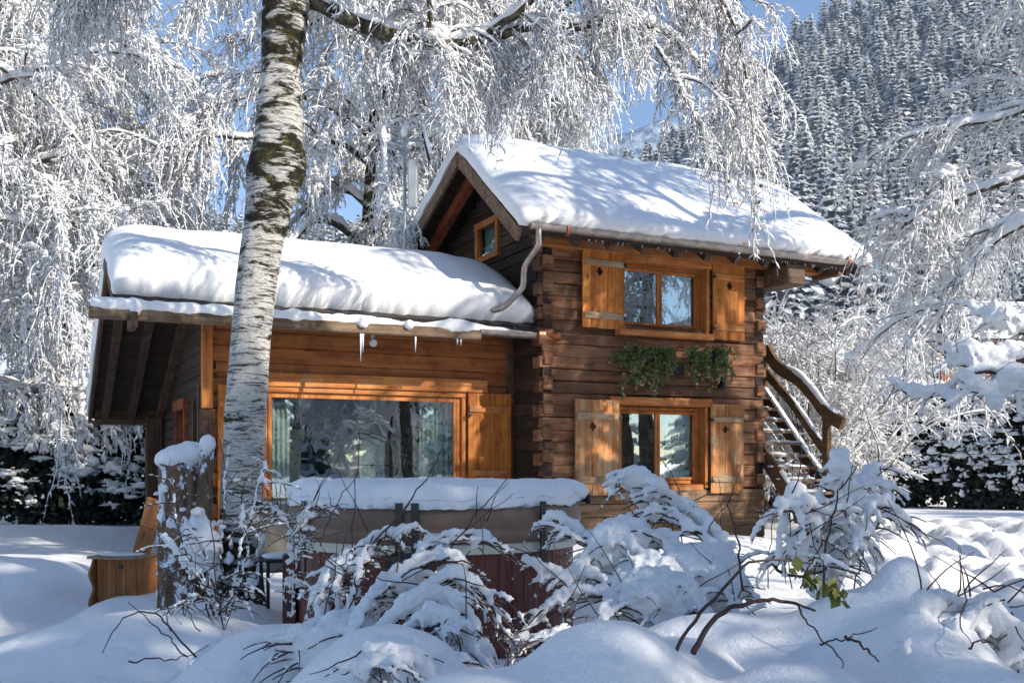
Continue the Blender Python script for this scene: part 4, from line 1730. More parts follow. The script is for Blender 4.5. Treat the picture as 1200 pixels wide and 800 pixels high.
# ------------------------------------------------------------------ the big birch in front
tp = [(278, 745, 8.5), (280, 690, 8.5), (283, 600, 8.5), (287, 500, 8.5), (294, 400, 8.5), (305, 300, 8.5), (316, 240, 8.5), (325, 190, 8.5), (328, 120, 8.5), (332, 50, 8.5), (338, -20, 8.5), (352, -130, 8.55), (372, -300, 8.6), (400, -560, 8.6)]
tpw = spline(px(tp), 150)
B0 = tpw[0] * (1, 1, 0)
birch = thing('birch', 'big foreground birch with black and mossy bands on its white trunk', 'tree', tuple(B0))
zz = tpw[:, 2]
wpx = np.interp(zz, [-.1, .3, .8, 1.6, 2.3, 2.95, 3.25, 3.5, 3.75, 4.0, 4.6, 5.2, 6.0, 9.5], [.25, .20, .178, .176, .166, .172, .176, .205, .25, .205, .168, .20, .16, .06])
n, K = 44, len(tpw)
A = np.arange(n) * 2 * PI / n
V1 = VN(51)
V = np.zeros((K, n, 3))
for k in range(K):
    c = tpw[k]
    r = wpx[k] * (1 + .045 * V1(np.cos(A) * 1.5 + 9, np.sin(A) * 1.5 + c[2] * 1.3, 3) + .03 * V1(np.cos(A) * 6 + 9, np.sin(A) * 6 + c[2] * 9, 3))
    if c[2] < .5:
        r = r * (1 + .18 * (.5 - c[2]) * np.maximum(0, np.cos(A * 4 + 1)))
    V[k] = np.stack([c[0] + np.cos(A) * r, c[1] + np.sin(A) * r, np.full(n, c[2])], 1)
ff = []
ii = (np.arange(K - 1)[:, None] * n + np.arange(n)[None])
i2 = (np.arange(K - 1)[:, None] * n + (np.arange(n)[None] + 1) % n)
tr = MB()
tr.add((V - B0).reshape(-1, 3), [np.stack([ii, i2, i2 + n, ii + n], -1).reshape(-1, 4)], .5, 0, True)
tr.build('trunk', 'birch', birch)
FL = [  # limbs of the big birch: path, radius at the start, at the end, strands, strand length
    ([(345, -12, 8.5), (372, 2, 8.55), (405, 20, 8.6), (450, 38, 8.7), (495, 48, 8.75), (530, 52, 8.8), (575, 46, 8.85), (625, 30, 8.9), (690, 30, 9.0), (735, 22, 9.1), (790, 48, 9.3), (830, 90, 9.4), (858, 135, 9.5)], .085, .012, 430, (.3, .95)),
    ([(728, 22, 9.1), (757, 40, 9.0), (778, 70, 8.95), (792, 92, 8.9), (815, 135, 8.9), (822, 165, 8.9)], .02, .006, 60, (.2, .5)),
    ([(560, 46, 8.85), (600, 20, 8.7), (660, -30, 8.6), (740, -70, 8.7), (830, -20, 9.1), (866, 50, 9.3), (880, 120, 9.4)], .035, .010, 260, (.4, 1.25)),
    ([(640, 26, 8.9), (720, -30, 9.3), (800, -15, 9.6), (856, 60, 9.9), (872, 120, 10.0), (880, 180, 10.0)], .025, .010, 270, (.4, 1.1)),
    ([(345, -120, 8.5), (420, -170, 8.5), (540, -150, 8.7), (650, -100, 9.2), (740, -60, 9.6), (780, -40, 9.8)], .06, .014, 300, (.5, 1.3)),
    ([(338, -60, 8.5), (290, -130, 8.7), (220, -140, 9.0), (150, -90, 9.4), (90, -30, 9.8)], .05, .012, 520, (.5, 1.25)),
    ([(395, 14, 8.6), (398, -40, 8.5), (430, -90, 8.3), (480, -100, 8.2)], .025, .008, 60, (.2, .6)),
    ([(500, 45, 8.75), (505, 10, 8.6), (498, -30, 8.5), (520, -90, 8.4)], .03, .01, 40, (.2, .5)),
    ([(348, -30, 8.5), (470, -60, 8.9), (540, -30, 9.3), (585, 20, 9.5), (600, 70, 9.5)], .03, .008, 260, (.4, 1.0)),
]
for k in range(13):                                         # its crown, mostly above the picture
    z = 6.5 + k * .26
    a = k * 2.4 + .6
    ln = 4.3 - .14 * k
    c = np.array([np.interp(z, tpw[:, 2], tpw[:, i]) for i in range(2)] + [z])
    P = droop(c[None], np.array([[math.cos(a), math.sin(a), .45]]), np.array([ln]), 8, .35, .06)[0]
    FL.append((P, .045, .01, 200, (.35, .95)))
snow, twig = MB(), MB()
for pts, r0, r1, ns, LL in FL:
    P = wobble(spline(pts if isinstance(pts, np.ndarray) else px(pts), 44) - B0, .035, 4)
    MB().tube(P, np.linspace(r0, r1, len(P)), 12, lump=.05).build('limb', 'limb', birch)
    tp_ = np.linspace(r0 * .78 + .022, r1 + .026, len(P))
    Q = P + np.array([0, .0, 1.0]) * 0
    snow_on(snow, Q, tp_, .10, 1.05)
    nsec = max(4, int(ns / 16))
    k = R.integers(6, len(P) - 1, nsec)
    T = unit(P[k + 1] - P[k - 1])
    sd = unit(T * .7 + R.normal(0, .6, (nsec, 3)) + np.array([0, 0, .1]))
    B = droop(P[k], sd, .25 + .55 * R.random(nsec), 10, 2.4, .12)
    twig.tubes(B, np.broadcast_to(np.linspace(.011, .004, 10), (nsec, 10)), 5, None, 0, True)
    snow_on(snow, B, np.linspace(.024, .014, 10))
    S0 = np.concatenate([B[:, 1:].reshape(-1, 3), P[6:]])
    SD = np.concatenate([unit(np.gradient(B, axis=1))[:, 1:].reshape(-1, 3), unit(np.gradient(P, axis=0))[6:]])
    idx = R.integers(0, len(S0), ns)
    D = unit(SD[idx] * .7 + R.normal(0, .4, (ns, 3)) + np.array([0, 0, -.5]))
    ln = LL[0] + (LL[1] - LL[0]) * R.random(ns) ** 1.4
    frost_twigs(twig, snow, S0[idx], D, ln * .8, .0092, 12, 3.4, .15, 13, .095, .8, .0034)
lv = []
for k in range(46):
    a = at(random.uniform(850, 900), random.uniform(20, 290), random.uniform(9.2, 9.9)) - B0
    lv.append(a)
mb = MB().leaves(np.array(lv), .035, 0)
mb.build('dry_leaves', 'leaf_dry', birch)
twig.build('twigs', 'twig', birch)
snow.build('snow_cover', 'frost', birch)
mb = MB()                                                   # snow blown against the foot of the trunk
for k in range(34):
    z = random.uniform(.05, .75)
    a = random.uniform(-PI * .95, -.05)
    c = spline(px(tp[:4]), 10)[min(9, int(z * 6))] - B0
    mb.blobs([(c[0] + math.cos(a) * .25, c[1] + math.sin(a) * .25, z)], [(random.uniform(.01, .05), .012, random.uniform(.015, .06))], 0, .25, 2)
mb.build('foot_snow', 'snow_bush', birch)

# ------------------------------------------------------------------ frosted trees around and behind
GB = 'frosted weeping birches'
e1 = [(px([(-130, 60, 17), (-40, 60, 17), (30, 100, 17), (80, 150, 17), (125, 212, 17)]), .05),
      (px([(-130, 200, 17), (-20, 188, 17), (40, 205, 17), (88, 226, 17), (130, 262, 17)]), .05),
      (px([(-130, 110, 17), (-30, 105, 17), (30, 86, 17), (90, 62, 17), (155, 64, 17), (210, 80, 17)]), .045),
      (px([(-130, 270, 17), (-30, 255, 17), (30, 262, 17), (75, 270, 17)]), .04),
      (px([(-130, 300, 17), (-30, 282, 17), (20, 300, 17), (50, 330, 17)]), .035)]
e1 = [(spline(p, 14), r_) for p, r_ in e1]
pL = at(-230, 600, 17) * (1, 1, 0)
bL = weeping('birch', 'frosted birch reaching in from the left edge with dark snow topped limbs', tuple(pL), 12, .2, 4.6, 21, GB, 14, 3.8, 7, 5600, .0165, (.3, 1.15), e1, (.4, 0), side=9, sl=.14)
pC = at(432, 600, 21) * (1, 1, 0)
eC = [(spline(px([(430, 190, 21), (400, 168, 20.5), (350, 163, 20), (290, 163, 19.5), (245, 160, 19.2), (190, 175, 19)]), 14), .07)]
bC = weeping('birch', 'tall frosted birch with pale trunk standing behind the antenna mast', tuple(pC), 14, .24, 5.0, 22, GB, 20, 3.5, 8, 7600, .0195, (.4, 1.5), eC, (.3, 0), 'birch', side=9, tw=.007, sl=.15)
bD = weeping('birch', 'frosted birch whose hanging twigs meet the ridge of the tall roof', (at(585, 600, 24)[0], 24, 0), 14.5, .24, 3.5, 23, GB, 20, 4.0, 8, 7000, .020, (.5, 1.7), (), (-.3, 0), side=9, tw=.007, sl=.15)
copy_tree(bC, (at(70, 600, 24)[0], 24, 0), 2.1, 1.0, 'frosted birch standing behind the left hedge, closing the view')
copy_tree(bD, (at(-40, 600, 19)[0], 19.5, 0), 4.0, .92, 'frosted birch at the left end of the left hedge')

eR = [([(1420, 130, 11), (1300, 170, 11), (1200, 206, 11), (1140, 226, 11), (1095, 242, 11), (1062, 262, 11)], .055),
      ([(1420, 180, 10.5), (1300, 215, 10.5), (1200, 262, 10.5), (1160, 288, 10.5), (1130, 330, 10.5), (1090, 385, 10.5), (1060, 420, 10.5)], .045),
      ([(1420, 100, 11.5), (1280, 100, 11.5), (1180, 138, 11.5), (1120, 150, 11.5), (1100, 185, 11.5)], .035),
      ([(1420, -20, 12), (1320, -60, 12), (1250, -50, 12), (1215, 10, 12)], .03)]
eR = [(spline(px(p), 14), r_) for p, r_ in eR]
pR = at(1420, 600, 11) * (1, 1, 0)
bR = weeping('birch', 'frosted weeping birch reaching in from the right edge before the mountain', tuple(pR), 7.6, .18, 2.6, 24, GB, 9, 3.6, 7, 2600, .0108, (.3, 1.0), eR, (0, 0), side=9, sl=.11)
bR2 = weeping('birch', 'frosted birch standing behind the right hedge, under the mountain', (at(1100, 560, 31)[0], 31, 0), 9.0, .16, 2.8, 25, GB, 11, 1.6, 6, 2600, .0145, (.3, 1.1), (), (0, 0), side=8, sl=.14)

# trees on the sunny side that shade the garden (seen only in the window panes)
copy_tree(bC, (9.8, -2.0, -.2), .6, .78, 'frosted birch beside the path, shading the garden')
copy_tree(bD, (12.0, .9, -.2), 2.6, .80, 'frosted birch farther along the path, shading the hot tub')
copy_tree(bC, (5.4, -4.4, -.2), 3.9, .80, 'frosted birch behind the viewer, shading the near bushes')

weeping('birch', 'unseen high crowned birch added off to the right to dapple the roofs with shade', (10.2, 10.2, 0), 13.5, .22, 4.4, 27, GB, 13, 7.4, 7, 2300, .0165, (.4, 1.3), (), (0, 0), side=5, sl=.15)  # unseen tree added for roof dapple, crown high so the lawn stays sunlit
copy_tree(bC, (27.0, 13.5, -.2), 5.0, .8, 'unseen frosted birch added off to the right for the window reflections')  # unseen copy, added only for the panes to reflect

# ------------------------------------------------------------------ upright frosted shrubs right of the stairs
def frosty_shrub(name, label, loc, h, spread, seed, group, stems=40, twigs=3600, r=.0135):
    global R
    keep = R
    R = np.random.default_rng(seed)
    t = thing(name, label, 'shrub', loc, 0, group)
    a = R.random(stems) * 2 * PI
    s = spread * R.random(stems) ** .6
    D = np.stack([np.cos(a) * s, np.sin(a) * s, np.ones(stems)], 1)
    P = droop(R.normal(0, .15, (stems, 3)) * (1, 1, 0), D, h * (.65 + .45 * R.random(stems)), 16, .12, .09)
    sn, tw = MB(), MB()
    tw.tubes(P, np.broadcast_to(np.linspace(.022, .006, 16), (stems, 16)), 5, None, 0, True)
    snow_on(sn, P, np.linspace(.02, .03, 16))
    S0 = P[:, 3:].reshape(-1, 3)
    SD = unit(np.gradient(P, axis=1))[:, 3:].reshape(-1, 3)
    nb = stems * 9
    i = R.integers(0, len(S0), nb)
    B = droop(S0[i], unit(SD[i] + R.normal(0, .7, (nb, 3))), .3 + .8 * R.random(nb), 8, .9, .14)
    tw.tubes(B, np.broadcast_to(np.linspace(.010, .004, 8), (nb, 8)), 3, None, 0, True)
    snow_on(sn, B, np.linspace(.026, .018, 8))
    S0 = B[:, 1:].reshape(-1, 3)
    SD = unit(np.gradient(B, axis=1))[:, 1:].reshape(-1, 3)
    i = R.integers(0, len(S0), twigs)
    frost_twigs(tw, sn, S0[i], unit(SD[i] + R.normal(0, .8, (twigs, 3))), .15 + .35 * R.random(twigs), r, 6, 1.8, .14, 4, .10, .3, .005)
    tw.build('branches', 'twig', t)
    sn.build('snow_cover', 'frost', t)
    R = keep
    return t


GS = 'frosted shrubs right of the stairs'
sh = frosty_shrub('frosted_shrub', 'tall frosted shrub just right of the stair handrail', (at(945, 560, 19)[0], 19.0, .0), 4.1, .42, 31, GS)
copy_tree(sh, (at(990, 560, 20.5)[0], 20.5, 0), 2.0, 1.0, 'frosted shrub between the stair shrub and the right hedge')
copy_tree(sh, (at(905, 560, 23)[0], 23.0, 0), 4.0, 1.12, 'frosted shrub directly behind the right corner of the chalet')
copy_tree(sh, (at(1035, 560, 30)[0], 31.5, 0), 5.0, 1.1, 'frosted shrub behind the left end of the right hedge')

# ------------------------------------------------------------------ hedges
def hedge(name, label, p0, p1, h, depth, seed, trunks, spiky):
    global R
    keep = R
    R = np.random.default_rng(seed)
    p0, p1 = np.array(p0, float), np.array(p1, float)
    L_ = np.linalg.norm(p1 - p0)
    t = thing(name, label, 'hedge', (p0[0], p0[1], 0), math.atan2(p1[1] - p0[1], p1[0] - p0[0]))
    tr = MB()
    for k in range(trunks):
        x = L_ * (k + .5) / trunks + R.normal(0, .1)
        MB().tube([(x, 0, -.2), (x + R.normal(0, .05), 0, .9), (x, 0, h * .8)], [.07, .06, .03], 8, lump=.05).build('trunk', 'bark', t)
    lf, sn = MB(), MB()
    n = int(L_ * h * 1500)
    x, y, z = R.random(n) * L_, (R.random(n) - .5) * depth, .02 + R.random(n) ** .9 * (h - .02)
    dens = vn(x * 1.1, z * 1.3 + seed, 3)
    keepm = (dens > -.30) & (np.abs(y) < depth * .5 * (1 - .25 * z / h))
    C = np.stack([x, y, z], 1)[keepm]
    lf.leaves(C, .12, 0, long=1.4)
    lf.blobs(np.stack([np.linspace(0, L_, 60), np.zeros(60), np.full(60, h * .48)], 1), [(L_ / 60, depth * .22, h * .40)] * 60, 0, .2, 2, rot=False)
    # snow: broken clumps on the face, heavy caps on top
    m = int(L_ * h * 26)
    x, z = R.random(m) * L_, .35 + R.random(m) ** .75 * (h - .35)
    d2 = vn2(x * .9 + seed, z * 1.2, 3)
    k_ = d2 > -.12 - .25 * (z / h)
    x, z = x[k_], z[k_]
    m = len(x)
    y = -depth * (.36 + .16 * R.random(m))
    S = np.stack([.04 + .15 * R.random(m) ** 2.2, .05 + .08 * R.random(m), .022 + .065 * R.random(m) ** 2.2], 1) * (1 + .6 * (z / h))[:, None]
    sn.blobs(np.stack([x, y, z], 1), S, 0, .34, 2)
    x2 = np.repeat(np.stack([x, y, z], 1), 5, 0) + R.normal(0, .09, (m * 5, 3)) * (1, .4, .7)
    sn.blobs(x2, np.stack([.02 + .05 * R.random(m * 5), .03 + 0 * x2[:, 0], .012 + .03 * R.random(m * 5)], 1), 0, .3, 1)
    if spiky:                                               # boughs drooping with snow along the top
        m = int(L_ * 34)
        P0 = np.stack([R.random(m) * L_, -depth * (.1 + .4 * R.random(m)), h * (.62 + .38 * R.random(m))], 1)
        P = droop(P0, np.stack([R.normal(0, .5, m), -np.ones(m), .1 + 0 * P0[:, 0]], 1), .25 + .5 * R.random(m), 7, 2.0, .08)
        sn.tubes(P, lumpy(m, 7, .075, .5), 5, None, 0, True, .15)
        F0 = np.repeat(P[:, 3:].reshape(-1, 3), 3, 0)
        P2 = droop(F0, R.normal(0, .6, F0.shape) + (0, -.4, -.9), .1 + .16 * R.random(len(F0)), 4, 3, .1)
        sn.tubes(P2, lumpy(len(F0), 4, .028, .5), 4, None, 0, True)
    m = int(L_ * 9)
    xs = R.random(m) * L_
    sn.blobs(np.stack([xs, R.normal(0, depth * .18, m), h * (.95 + .10 * R.random(m))], 1), np.stack([.25 + .3 * R.random(m), .25 + .2 * R.random(m), .12 + .16 * R.random(m)], 1), 0, .1, 2)
    lf.build('foliage', 'needle', t)
    sn.build('snow_cover', 'snow_bush', t)
    R = keep
    return t


hedge('hedge', 'dark clipped hedge dotted with snow along the sunny right garden edge', at(985, 590, 29)[:2], at(1290, 590, 25)[:2], 3.15, 1.5, 61, 10, False)
hedge('hedge', 'dark spruce hedge under heavy snow at the left garden edge', at(-120, 600, 19)[:2], at(215, 600, 21)[:2], 2.75, 1.6, 62, 8, True)


# ------------------------------------------------------------------ conifers
def conifer_mesh(seed, tufts=330, ts=1.0):
    """narrow spruce of unit height: a dark core under many small drooping tufts, most of them white with snow"""
    g = np.random.default_rng(seed)
    n = 9
    V, Fm, mi = [], [], []
    for zc, r in ((.02, .085), (.5, .05), (.97, .004)):
        for i in range(n):
            a = 2 * PI * i / n
            q = r * (.8 + .4 * g.random())
            V.append((math.cos(a) * q, math.sin(a) * q, zc))
    for k in (0, 1):
        for i in range(n):
            a, b = k * n + i, k * n + (i + 1) % n
            Fm += [(a, b, b + n), (a, b + n, a + n)]
            mi += [0, 0]
    f = g.random(tufts) ** 1.25
    lay = np.round(f * 13) / 13 * .7 + f * .3
    lob = 1 + .28 * np.sin(3 * (ang := g.random(tufts) * 2 * PI) + seed * 2 + lay * 30)
    R0 = (.175 * (1 - lay) ** .75 + .012) * (.55 + .5 * g.random(tufts)) * lob
    z = .03 + .95 * lay - R0 * .35
    for k in range(tufts):
        a = ang[k]
        o = np.array([math.cos(a), math.sin(a), 0])
        s = np.array([-math.sin(a), math.cos(a), 0])
        c = o * R0[k] + (0, 0, z[k])
        ln = ts * (.036 + .034 * g.random()) * (1.15 - .6 * lay[k])
        wd = ln * (.45 + .45 * g.random())
        d = o * .8 + s * g.normal(0, .35) + np.array([0, 0, -.35 + g.normal(0, .25)])
        e = s + np.array([0, 0, g.normal(0, .35)])
        white = g.random() < .80
        up = np.array([0, 0, ln * .25])
        n0 = len(V)
        V += [c - d * ln, c + e * wd + (up if white else -up), c + d * ln, c - e * wd + (up if white else -up)]
        Fm += [(n0, n0 + 1, n0 + 2), (n0, n0 + 2, n0 + 3)]
        mi += [int(white)] * 2
    return np.array(V), np.array(Fm), np.array(mi)


def conifer_object(name, V, Fm, mi, link=True):
    mb = MB()
    mb.add(V, [Fm[mi == 0]], .5, 0)
    mb.f.append(Fm[mi == 1])
    mb.mi.append(1)
    mb.sm.append(False)
    return mb.build(name, ['needle_far', 'frost'], None, link)


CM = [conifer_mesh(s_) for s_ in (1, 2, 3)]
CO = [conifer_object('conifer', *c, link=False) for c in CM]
pts = []
g = np.random.default_rng(77)
Y = 262.0
while Y < 768:
    stp = 10.6
    lo, hi = -.42, .60
    for X in np.arange(lo * Y, hi * Y, stp):
        x, y = X + g.normal(0, stp * .3), Y + g.normal(0, stp * .35)
        a = x / y
        if a < .06 and y < 640:
            continue
        if .06 < a < .24 and y < 330 and a < .1:
            continue
        if vn2(np.array(x / 22), np.array(y / 22)) < -.5:
            continue
        pts.append((x, y))
    Y += stp * 1.2
pts = np.array(pts)
hgt = 23 + 15 * g.random(len(pts)) + 7 * vn(pts[:, 0] / 40, pts[:, 1] / 40)
pz = hill(pts[:, 0], pts[:, 1]) - .8
# which ones show largest
a = pts[:, 0] / pts[:, 1]
vis = (a > .09) & (a < .53) & ((HY - F * (pz + hgt - EYE) / pts[:, 1]) < np.interp(a, [.09, .25, .36, .53], [205, 245, 330, 345]))
score = np.where(vis, hgt / pts[:, 1], -1)
order = np.argsort(-score)
indiv = order[:300]
rest = order[300:]
for n_, i in enumerate(indiv):
    k = n_ % 3
    o = CO[k] if n_ < 3 else CO[k].copy()
    COL.objects.link(o)
    o.location = (pts[i, 0], pts[i, 1], pz[i])
    o.rotation_euler = (0, 0, g.random() * 6)
    h_ = hgt[i]
    o.scale = (h_ * 1.35, h_ * 1.35, h_)
    tag(o, 'snow dusted conifer standing in the dense forest on the mountainside', 'tree', 'conifers on the mountainside')
LV, LF, LM = [], [], []
n0 = 0
for i in rest:
    V, Fm, mi = CM[int(g.integers(3))]
    c, s_ = math.cos(i * 1.7), math.sin(i * 1.7)
    h_ = hgt[i]
    W_ = np.stack([(V[:, 0] * c - V[:, 1] * s_) * h_ * 1.35, (V[:, 0] * s_ + V[:, 1] * c) * h_ * 1.35, V[:, 2] * h_], 1) + (pts[i, 0], pts[i, 1], pz[i])
    LV.append(W_)
    LF.append(Fm + n0)
    LM.append(mi)
    n0 += len(V)
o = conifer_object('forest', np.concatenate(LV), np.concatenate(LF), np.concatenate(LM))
tag(o, 'dense snowy conifer forest climbing the mountain', 'forest', kind='stuff')
# a few spruces nearer by, behind the annex roof
for k, (p_, Y, h_, lab) in enumerate(((212, 150, 41, 'small snowy spruce top above the annex roof, leftmost of three'), (238, 150, 42, 'snowy spruce top above the annex roof, middle of three'), (266, 140, 38, 'snowy spruce top next to the birch trunk, rightmost of three'))):
    o = CO[k].copy()
    COL.objects.link(o)
    o.location = (at(p_, 0, Y)[0], Y, float(hill(np.array(at(p_, 0, Y)[0]), np.array(float(Y)))) - 12)
    zt = EYE + (HY - (243 + 6 * k % 9)) * Y / F
    h_ = zt - o.location.z
    o.scale = (h_ * .62, h_ * .62, h_)
    tag(o, lab, 'tree', 'spruces beyond the annex roof')

NEAR = conifer_object('spruce', *conifer_mesh(9, 2800, .42), link=False)
for k in range(34):  # unseen row added so the panes mirror dark trees, not horizon glow
    a_ = -1.25 + 2.1 * k / 33 + random.uniform(-.02, .02)
    d_ = random.uniform(50, 66)
    o = NEAR if k == 0 else NEAR.copy()
    COL.objects.link(o)
    h_ = random.uniform(12, 18)
    o.location = (math.cos(a_) * d_, math.sin(a_) * d_, -.3)
    o.rotation_euler = (0, 0, k * 1.3)
    o.scale = (h_ * 1.1, h_ * 1.1, h_)
    tag(o, 'snowy spruce in the unseen row added for dark window reflections', 'tree', 'unseen spruces added for the window reflections')

# a distant red chalet glimpsed through the right birch
p = at(1150, 400, 44)
fc = thing('distant_chalet', 'small reddish chalet under deep snow, glimpsed through the right birch', 'house', (p[0], 44, p[2] - 2.6), math.radians(10))
MB().box((-3.2, -2, -4), (3.2, 2, 2.2)).build('wall', 'chalet_red', fc)
MB().box((-1.2, -2.06, 1.0), (-.3, -2.0, 1.9)).build('window', 'iron', fc)
MB().box((.5, -2.06, 1.0), (1.4, -2.0, 1.9)).build('window', 'iron', fc)
MB().prism([(-2.9, 2.2), (0, 3.6), (2.9, 2.2), (2.9, 2.35), (0, 3.75), (-2.9, 2.35)], 0, -3.8, 3.8).build('roof', 'beam', fc)
mb = MB().prism([(-3.0, 2.36), (0, 3.76), (3.0, 2.36), (2.9, 2.9), (.3, 4.35), (-.3, 4.35), (-2.9, 2.9)], 0, -3.9, 3.9)
mb.build('snow_cover', 'snow_roof', fc)


# ------------------------------------------------------------------ snow-laden bushes in front
def bush(name, label, org, arcs, seed, voxel=.013, group='snow laden bushes in front', bare=(), leaves=None, extra=(), side=1.0, fat=.85, sag=4, kin=2):
    """arcs: (pixel path with distances, stem radius, snow radius)"""
    global R
    keep = R
    R = np.random.default_rng(seed)
    org = np.array(org)
    t = thing(name, label, 'bush', tuple(org), 0, group)
    sn, tw = MB(), MB()
    full = []
    for pts, r, s in arcs:
        full.append(([(a_, b_ + sag, c_) for a_, b_, c_ in pts], r, s * fat, 1.0))
        for k_ in range(kin):
            dx, dy, dz = R.normal(0, 20), R.normal(2, 14), R.normal(0, .12)
            q = [(a_ + dx * i_ / len(pts), b_ + sag + dy * i_ / len(pts), c_ + dz * i_ / len(pts)) for i_, (a_, b_, c_) in enumerate(pts)]
            full.append((q[:max(3, len(q) - int(R.integers(0, 2)))], r * .55, s * fat * (.42 + .3 * R.random()), .6))
    for pts, r, s, wt in full:
        P = wobble(spline(px(pts), 30) - org, .025, 3)
        MB().tube(P, np.linspace(r, r * .45, len(P)), 8, lump=.04).build('stem', 'stem', t)
        if s:
            T = unit(np.gradient(P, axis=0))
            flat = np.sqrt(np.clip(1 - T[:, 2] ** 2, .03, 1))
            rr = s * (.35 + .65 * flat) * (.65 + .7 * vn2(np.arange(30) * .35 + seed, np.zeros(30) + P[0, 0] * 7, 2) * .8 + .35)
            rr = np.clip(rr, s * .25, s * 1.6)
            rr[0] *= .6
            rr[-1] *= .6
            Q = P + np.array([0, 0, 1.0]) * (rr * 1.02)[:, None]
            sn.tubes(Q[None], rr[None], 10, None, 0, True, .06)
            m = int(26 * side * wt)
            k = R.integers(4, 29, m)
            # side twigs with their own snow
            dd = R.normal(0, .7, (m, 3))
            dd[:, 2] = np.minimum(dd[:, 2] * .3, .1) - .12
            d = unit(T[k] * (.8, .8, .3) + dd)
            B = droop(P[k], d, .06 + .22 * R.random(m), 7, 4.0, .13)
            tw.tubes(B, np.broadcast_to(np.linspace(.0045, .002, 7), (m, 7)), 4, None, 0, True)
            r2 = np.minimum(s, .04) * (.35 + .40 * R.random(m))[:, None] * np.linspace(1, .6, 7)[None] * (.8 + .4 * R.random((m, 7)))
            Q = B + np.array([0, 0, 1.0]) * r2[..., None] * .8
            sn.tubes(Q, r2, 6, None, 0, True, .1)
            # clots
            m = int(7 * side * wt)
            k = R.integers(3, 29, m)
            sn.blobs(P[k] + R.normal(0, s * .5, (m, 3)) + (0, 0, s * .5), np.stack([s * (.6 + .9 * R.random(m)), s * (.5 + .6 * R.random(m)), s * (.4 + .6 * R.random(m))], 1), 0, .18, 2)
    if arcs:
        m = int(34 * side)
        src = np.concatenate([wobble(spline(px(a_[0]), 30) - org, .0, 3)[8:] for a_ in arcs])
        B = droop(src[R.integers(0, len(src), m)], R.normal(0, .6, (m, 3)) + (0, -.2, .5), .12 + .34 * R.random(m), 7, .6, .13)
        tw.tubes(B, np.broadcast_to(np.linspace(.0036, .0012, 7), (m, 7)), 4, None, 0, True)
    tw = locals().get('tw')
    if tw is not None:
        tw.build('twigs', 'stem', t)
    for c, S in extra:
        sn.blobs([at(*c) - org], [S], 0, .07, 3)
    o = fuse(sn.build('snow_cover', 'snow_bush', t), voxel, 1, .036)
    for pts, r in bare:
        P = wobble(spline(px(pts), 24) - org, .02, 3)
        MB().tube(P, np.linspace(r, r * .4, len(P)), 7, lump=.04).build('stem', 'stem', t)
    if leaves is not None:
        MB().leaves(np.array([at(*q) - org for q in leaves]), .034, 0, long=1.3).build('leaf', 'leaf_olive', t)
    R = keep
    return t


# bush A: left of centre, in front of the hot tub
A_ = [
    ([(395, 800, 3.9), (410, 740, 4.0), (430, 690, 4.2), (470, 650, 4.4), (520, 630, 4.5), (552, 650, 4.5)], .012, .045),
    ([(400, 790, 4.0), (405, 740, 4.2), (412, 690, 4.4), (420, 650, 4.5), (432, 620, 4.6)], .011, .03),
    ([(410, 780, 4.1), (430, 720, 4.3), (480, 650, 4.5), (510, 615, 4.6), (560, 608, 4.7), (575, 615, 4.7)], .011, .040),
    ([(420, 790, 3.9), (450, 720, 4.0), (500, 680, 4.1), (545, 690, 4.1), (560, 730, 4.1)], .011, .055),
    ([(430, 800, 3.8), (455, 740, 3.9), (505, 705, 3.9), (540, 720, 3.9), (550, 770, 3.9)], .011, .055),
    ([(380, 790, 4.2), (380, 730, 4.4), (375, 690, 4.6), (385, 655, 4.7), (410, 640, 4.8)], .010, .060),
    ([(375, 800, 4.0), (365, 760, 4.1), (350, 730, 4.1), (320, 735, 4.2)], .010, .050),
    ([(450, 800, 3.7), (500, 770, 3.7), (545, 760, 3.7), (580, 780, 3.7)], .010, .045),
    ([(440, 780, 4.0), (470, 700, 4.2), (530, 655, 4.3), (575, 690, 4.3), (590, 730, 4.3)], .010, .045),
    ([(420, 770, 4.3), (395, 700, 4.5), (405, 640, 4.6), (450, 610, 4.7), (490, 600, 4.7)], .010, .040),
    ([(440, 790, 3.6), (470, 770, 3.5), (500, 780, 3.4), (520, 800, 3.4)], .010, .060),
    ([(400, 800, 3.5), (420, 765, 3.4), (450, 750, 3.4), (480, 770, 3.4)], .010, .060),
    ([(410, 760, 4.2), (440, 690, 4.3), (490, 660, 4.4), (540, 665, 4.4), (565, 700, 4.4)], .010, .035),
]
bA = [([(380, 730, 4.6), (420, 660, 4.6), (470, 600, 4.7), (500, 560, 4.8), (520, 520, 4.9)], .006),
      ([(395, 740, 4.6), (430, 660, 4.7), (455, 620, 4.8), (480, 590, 4.9)], .006),
      ([(500, 690, 4.5), (530, 640, 4.6), (560, 600, 4.7), (595, 560, 4.8), (540, 545, 4.9)][:4], .005),
      ([(410, 740, 4.5), (412, 640, 4.6), (418, 560, 4.7), (422, 500, 4.7)], .004),
      ([(375, 640, 5.0), (395, 590, 5.0), (420, 555, 5.0), (470, 548, 5.0)][:3], .004)]
bush('snowy_bush', 'snow laden bush with bare upright stems, in front of the hot tub', at(420, 790, 4.1) * (1, 1, 0), A_, 71, bare=bA,
     extra=[((470, 790, 3.9), (.22, .2, .14)), ((400, 760, 4.2), (.2, .2, .16)), ((530, 770, 4.1), (.16, .15, .12))], side=.7, fat=.47, sag=18)
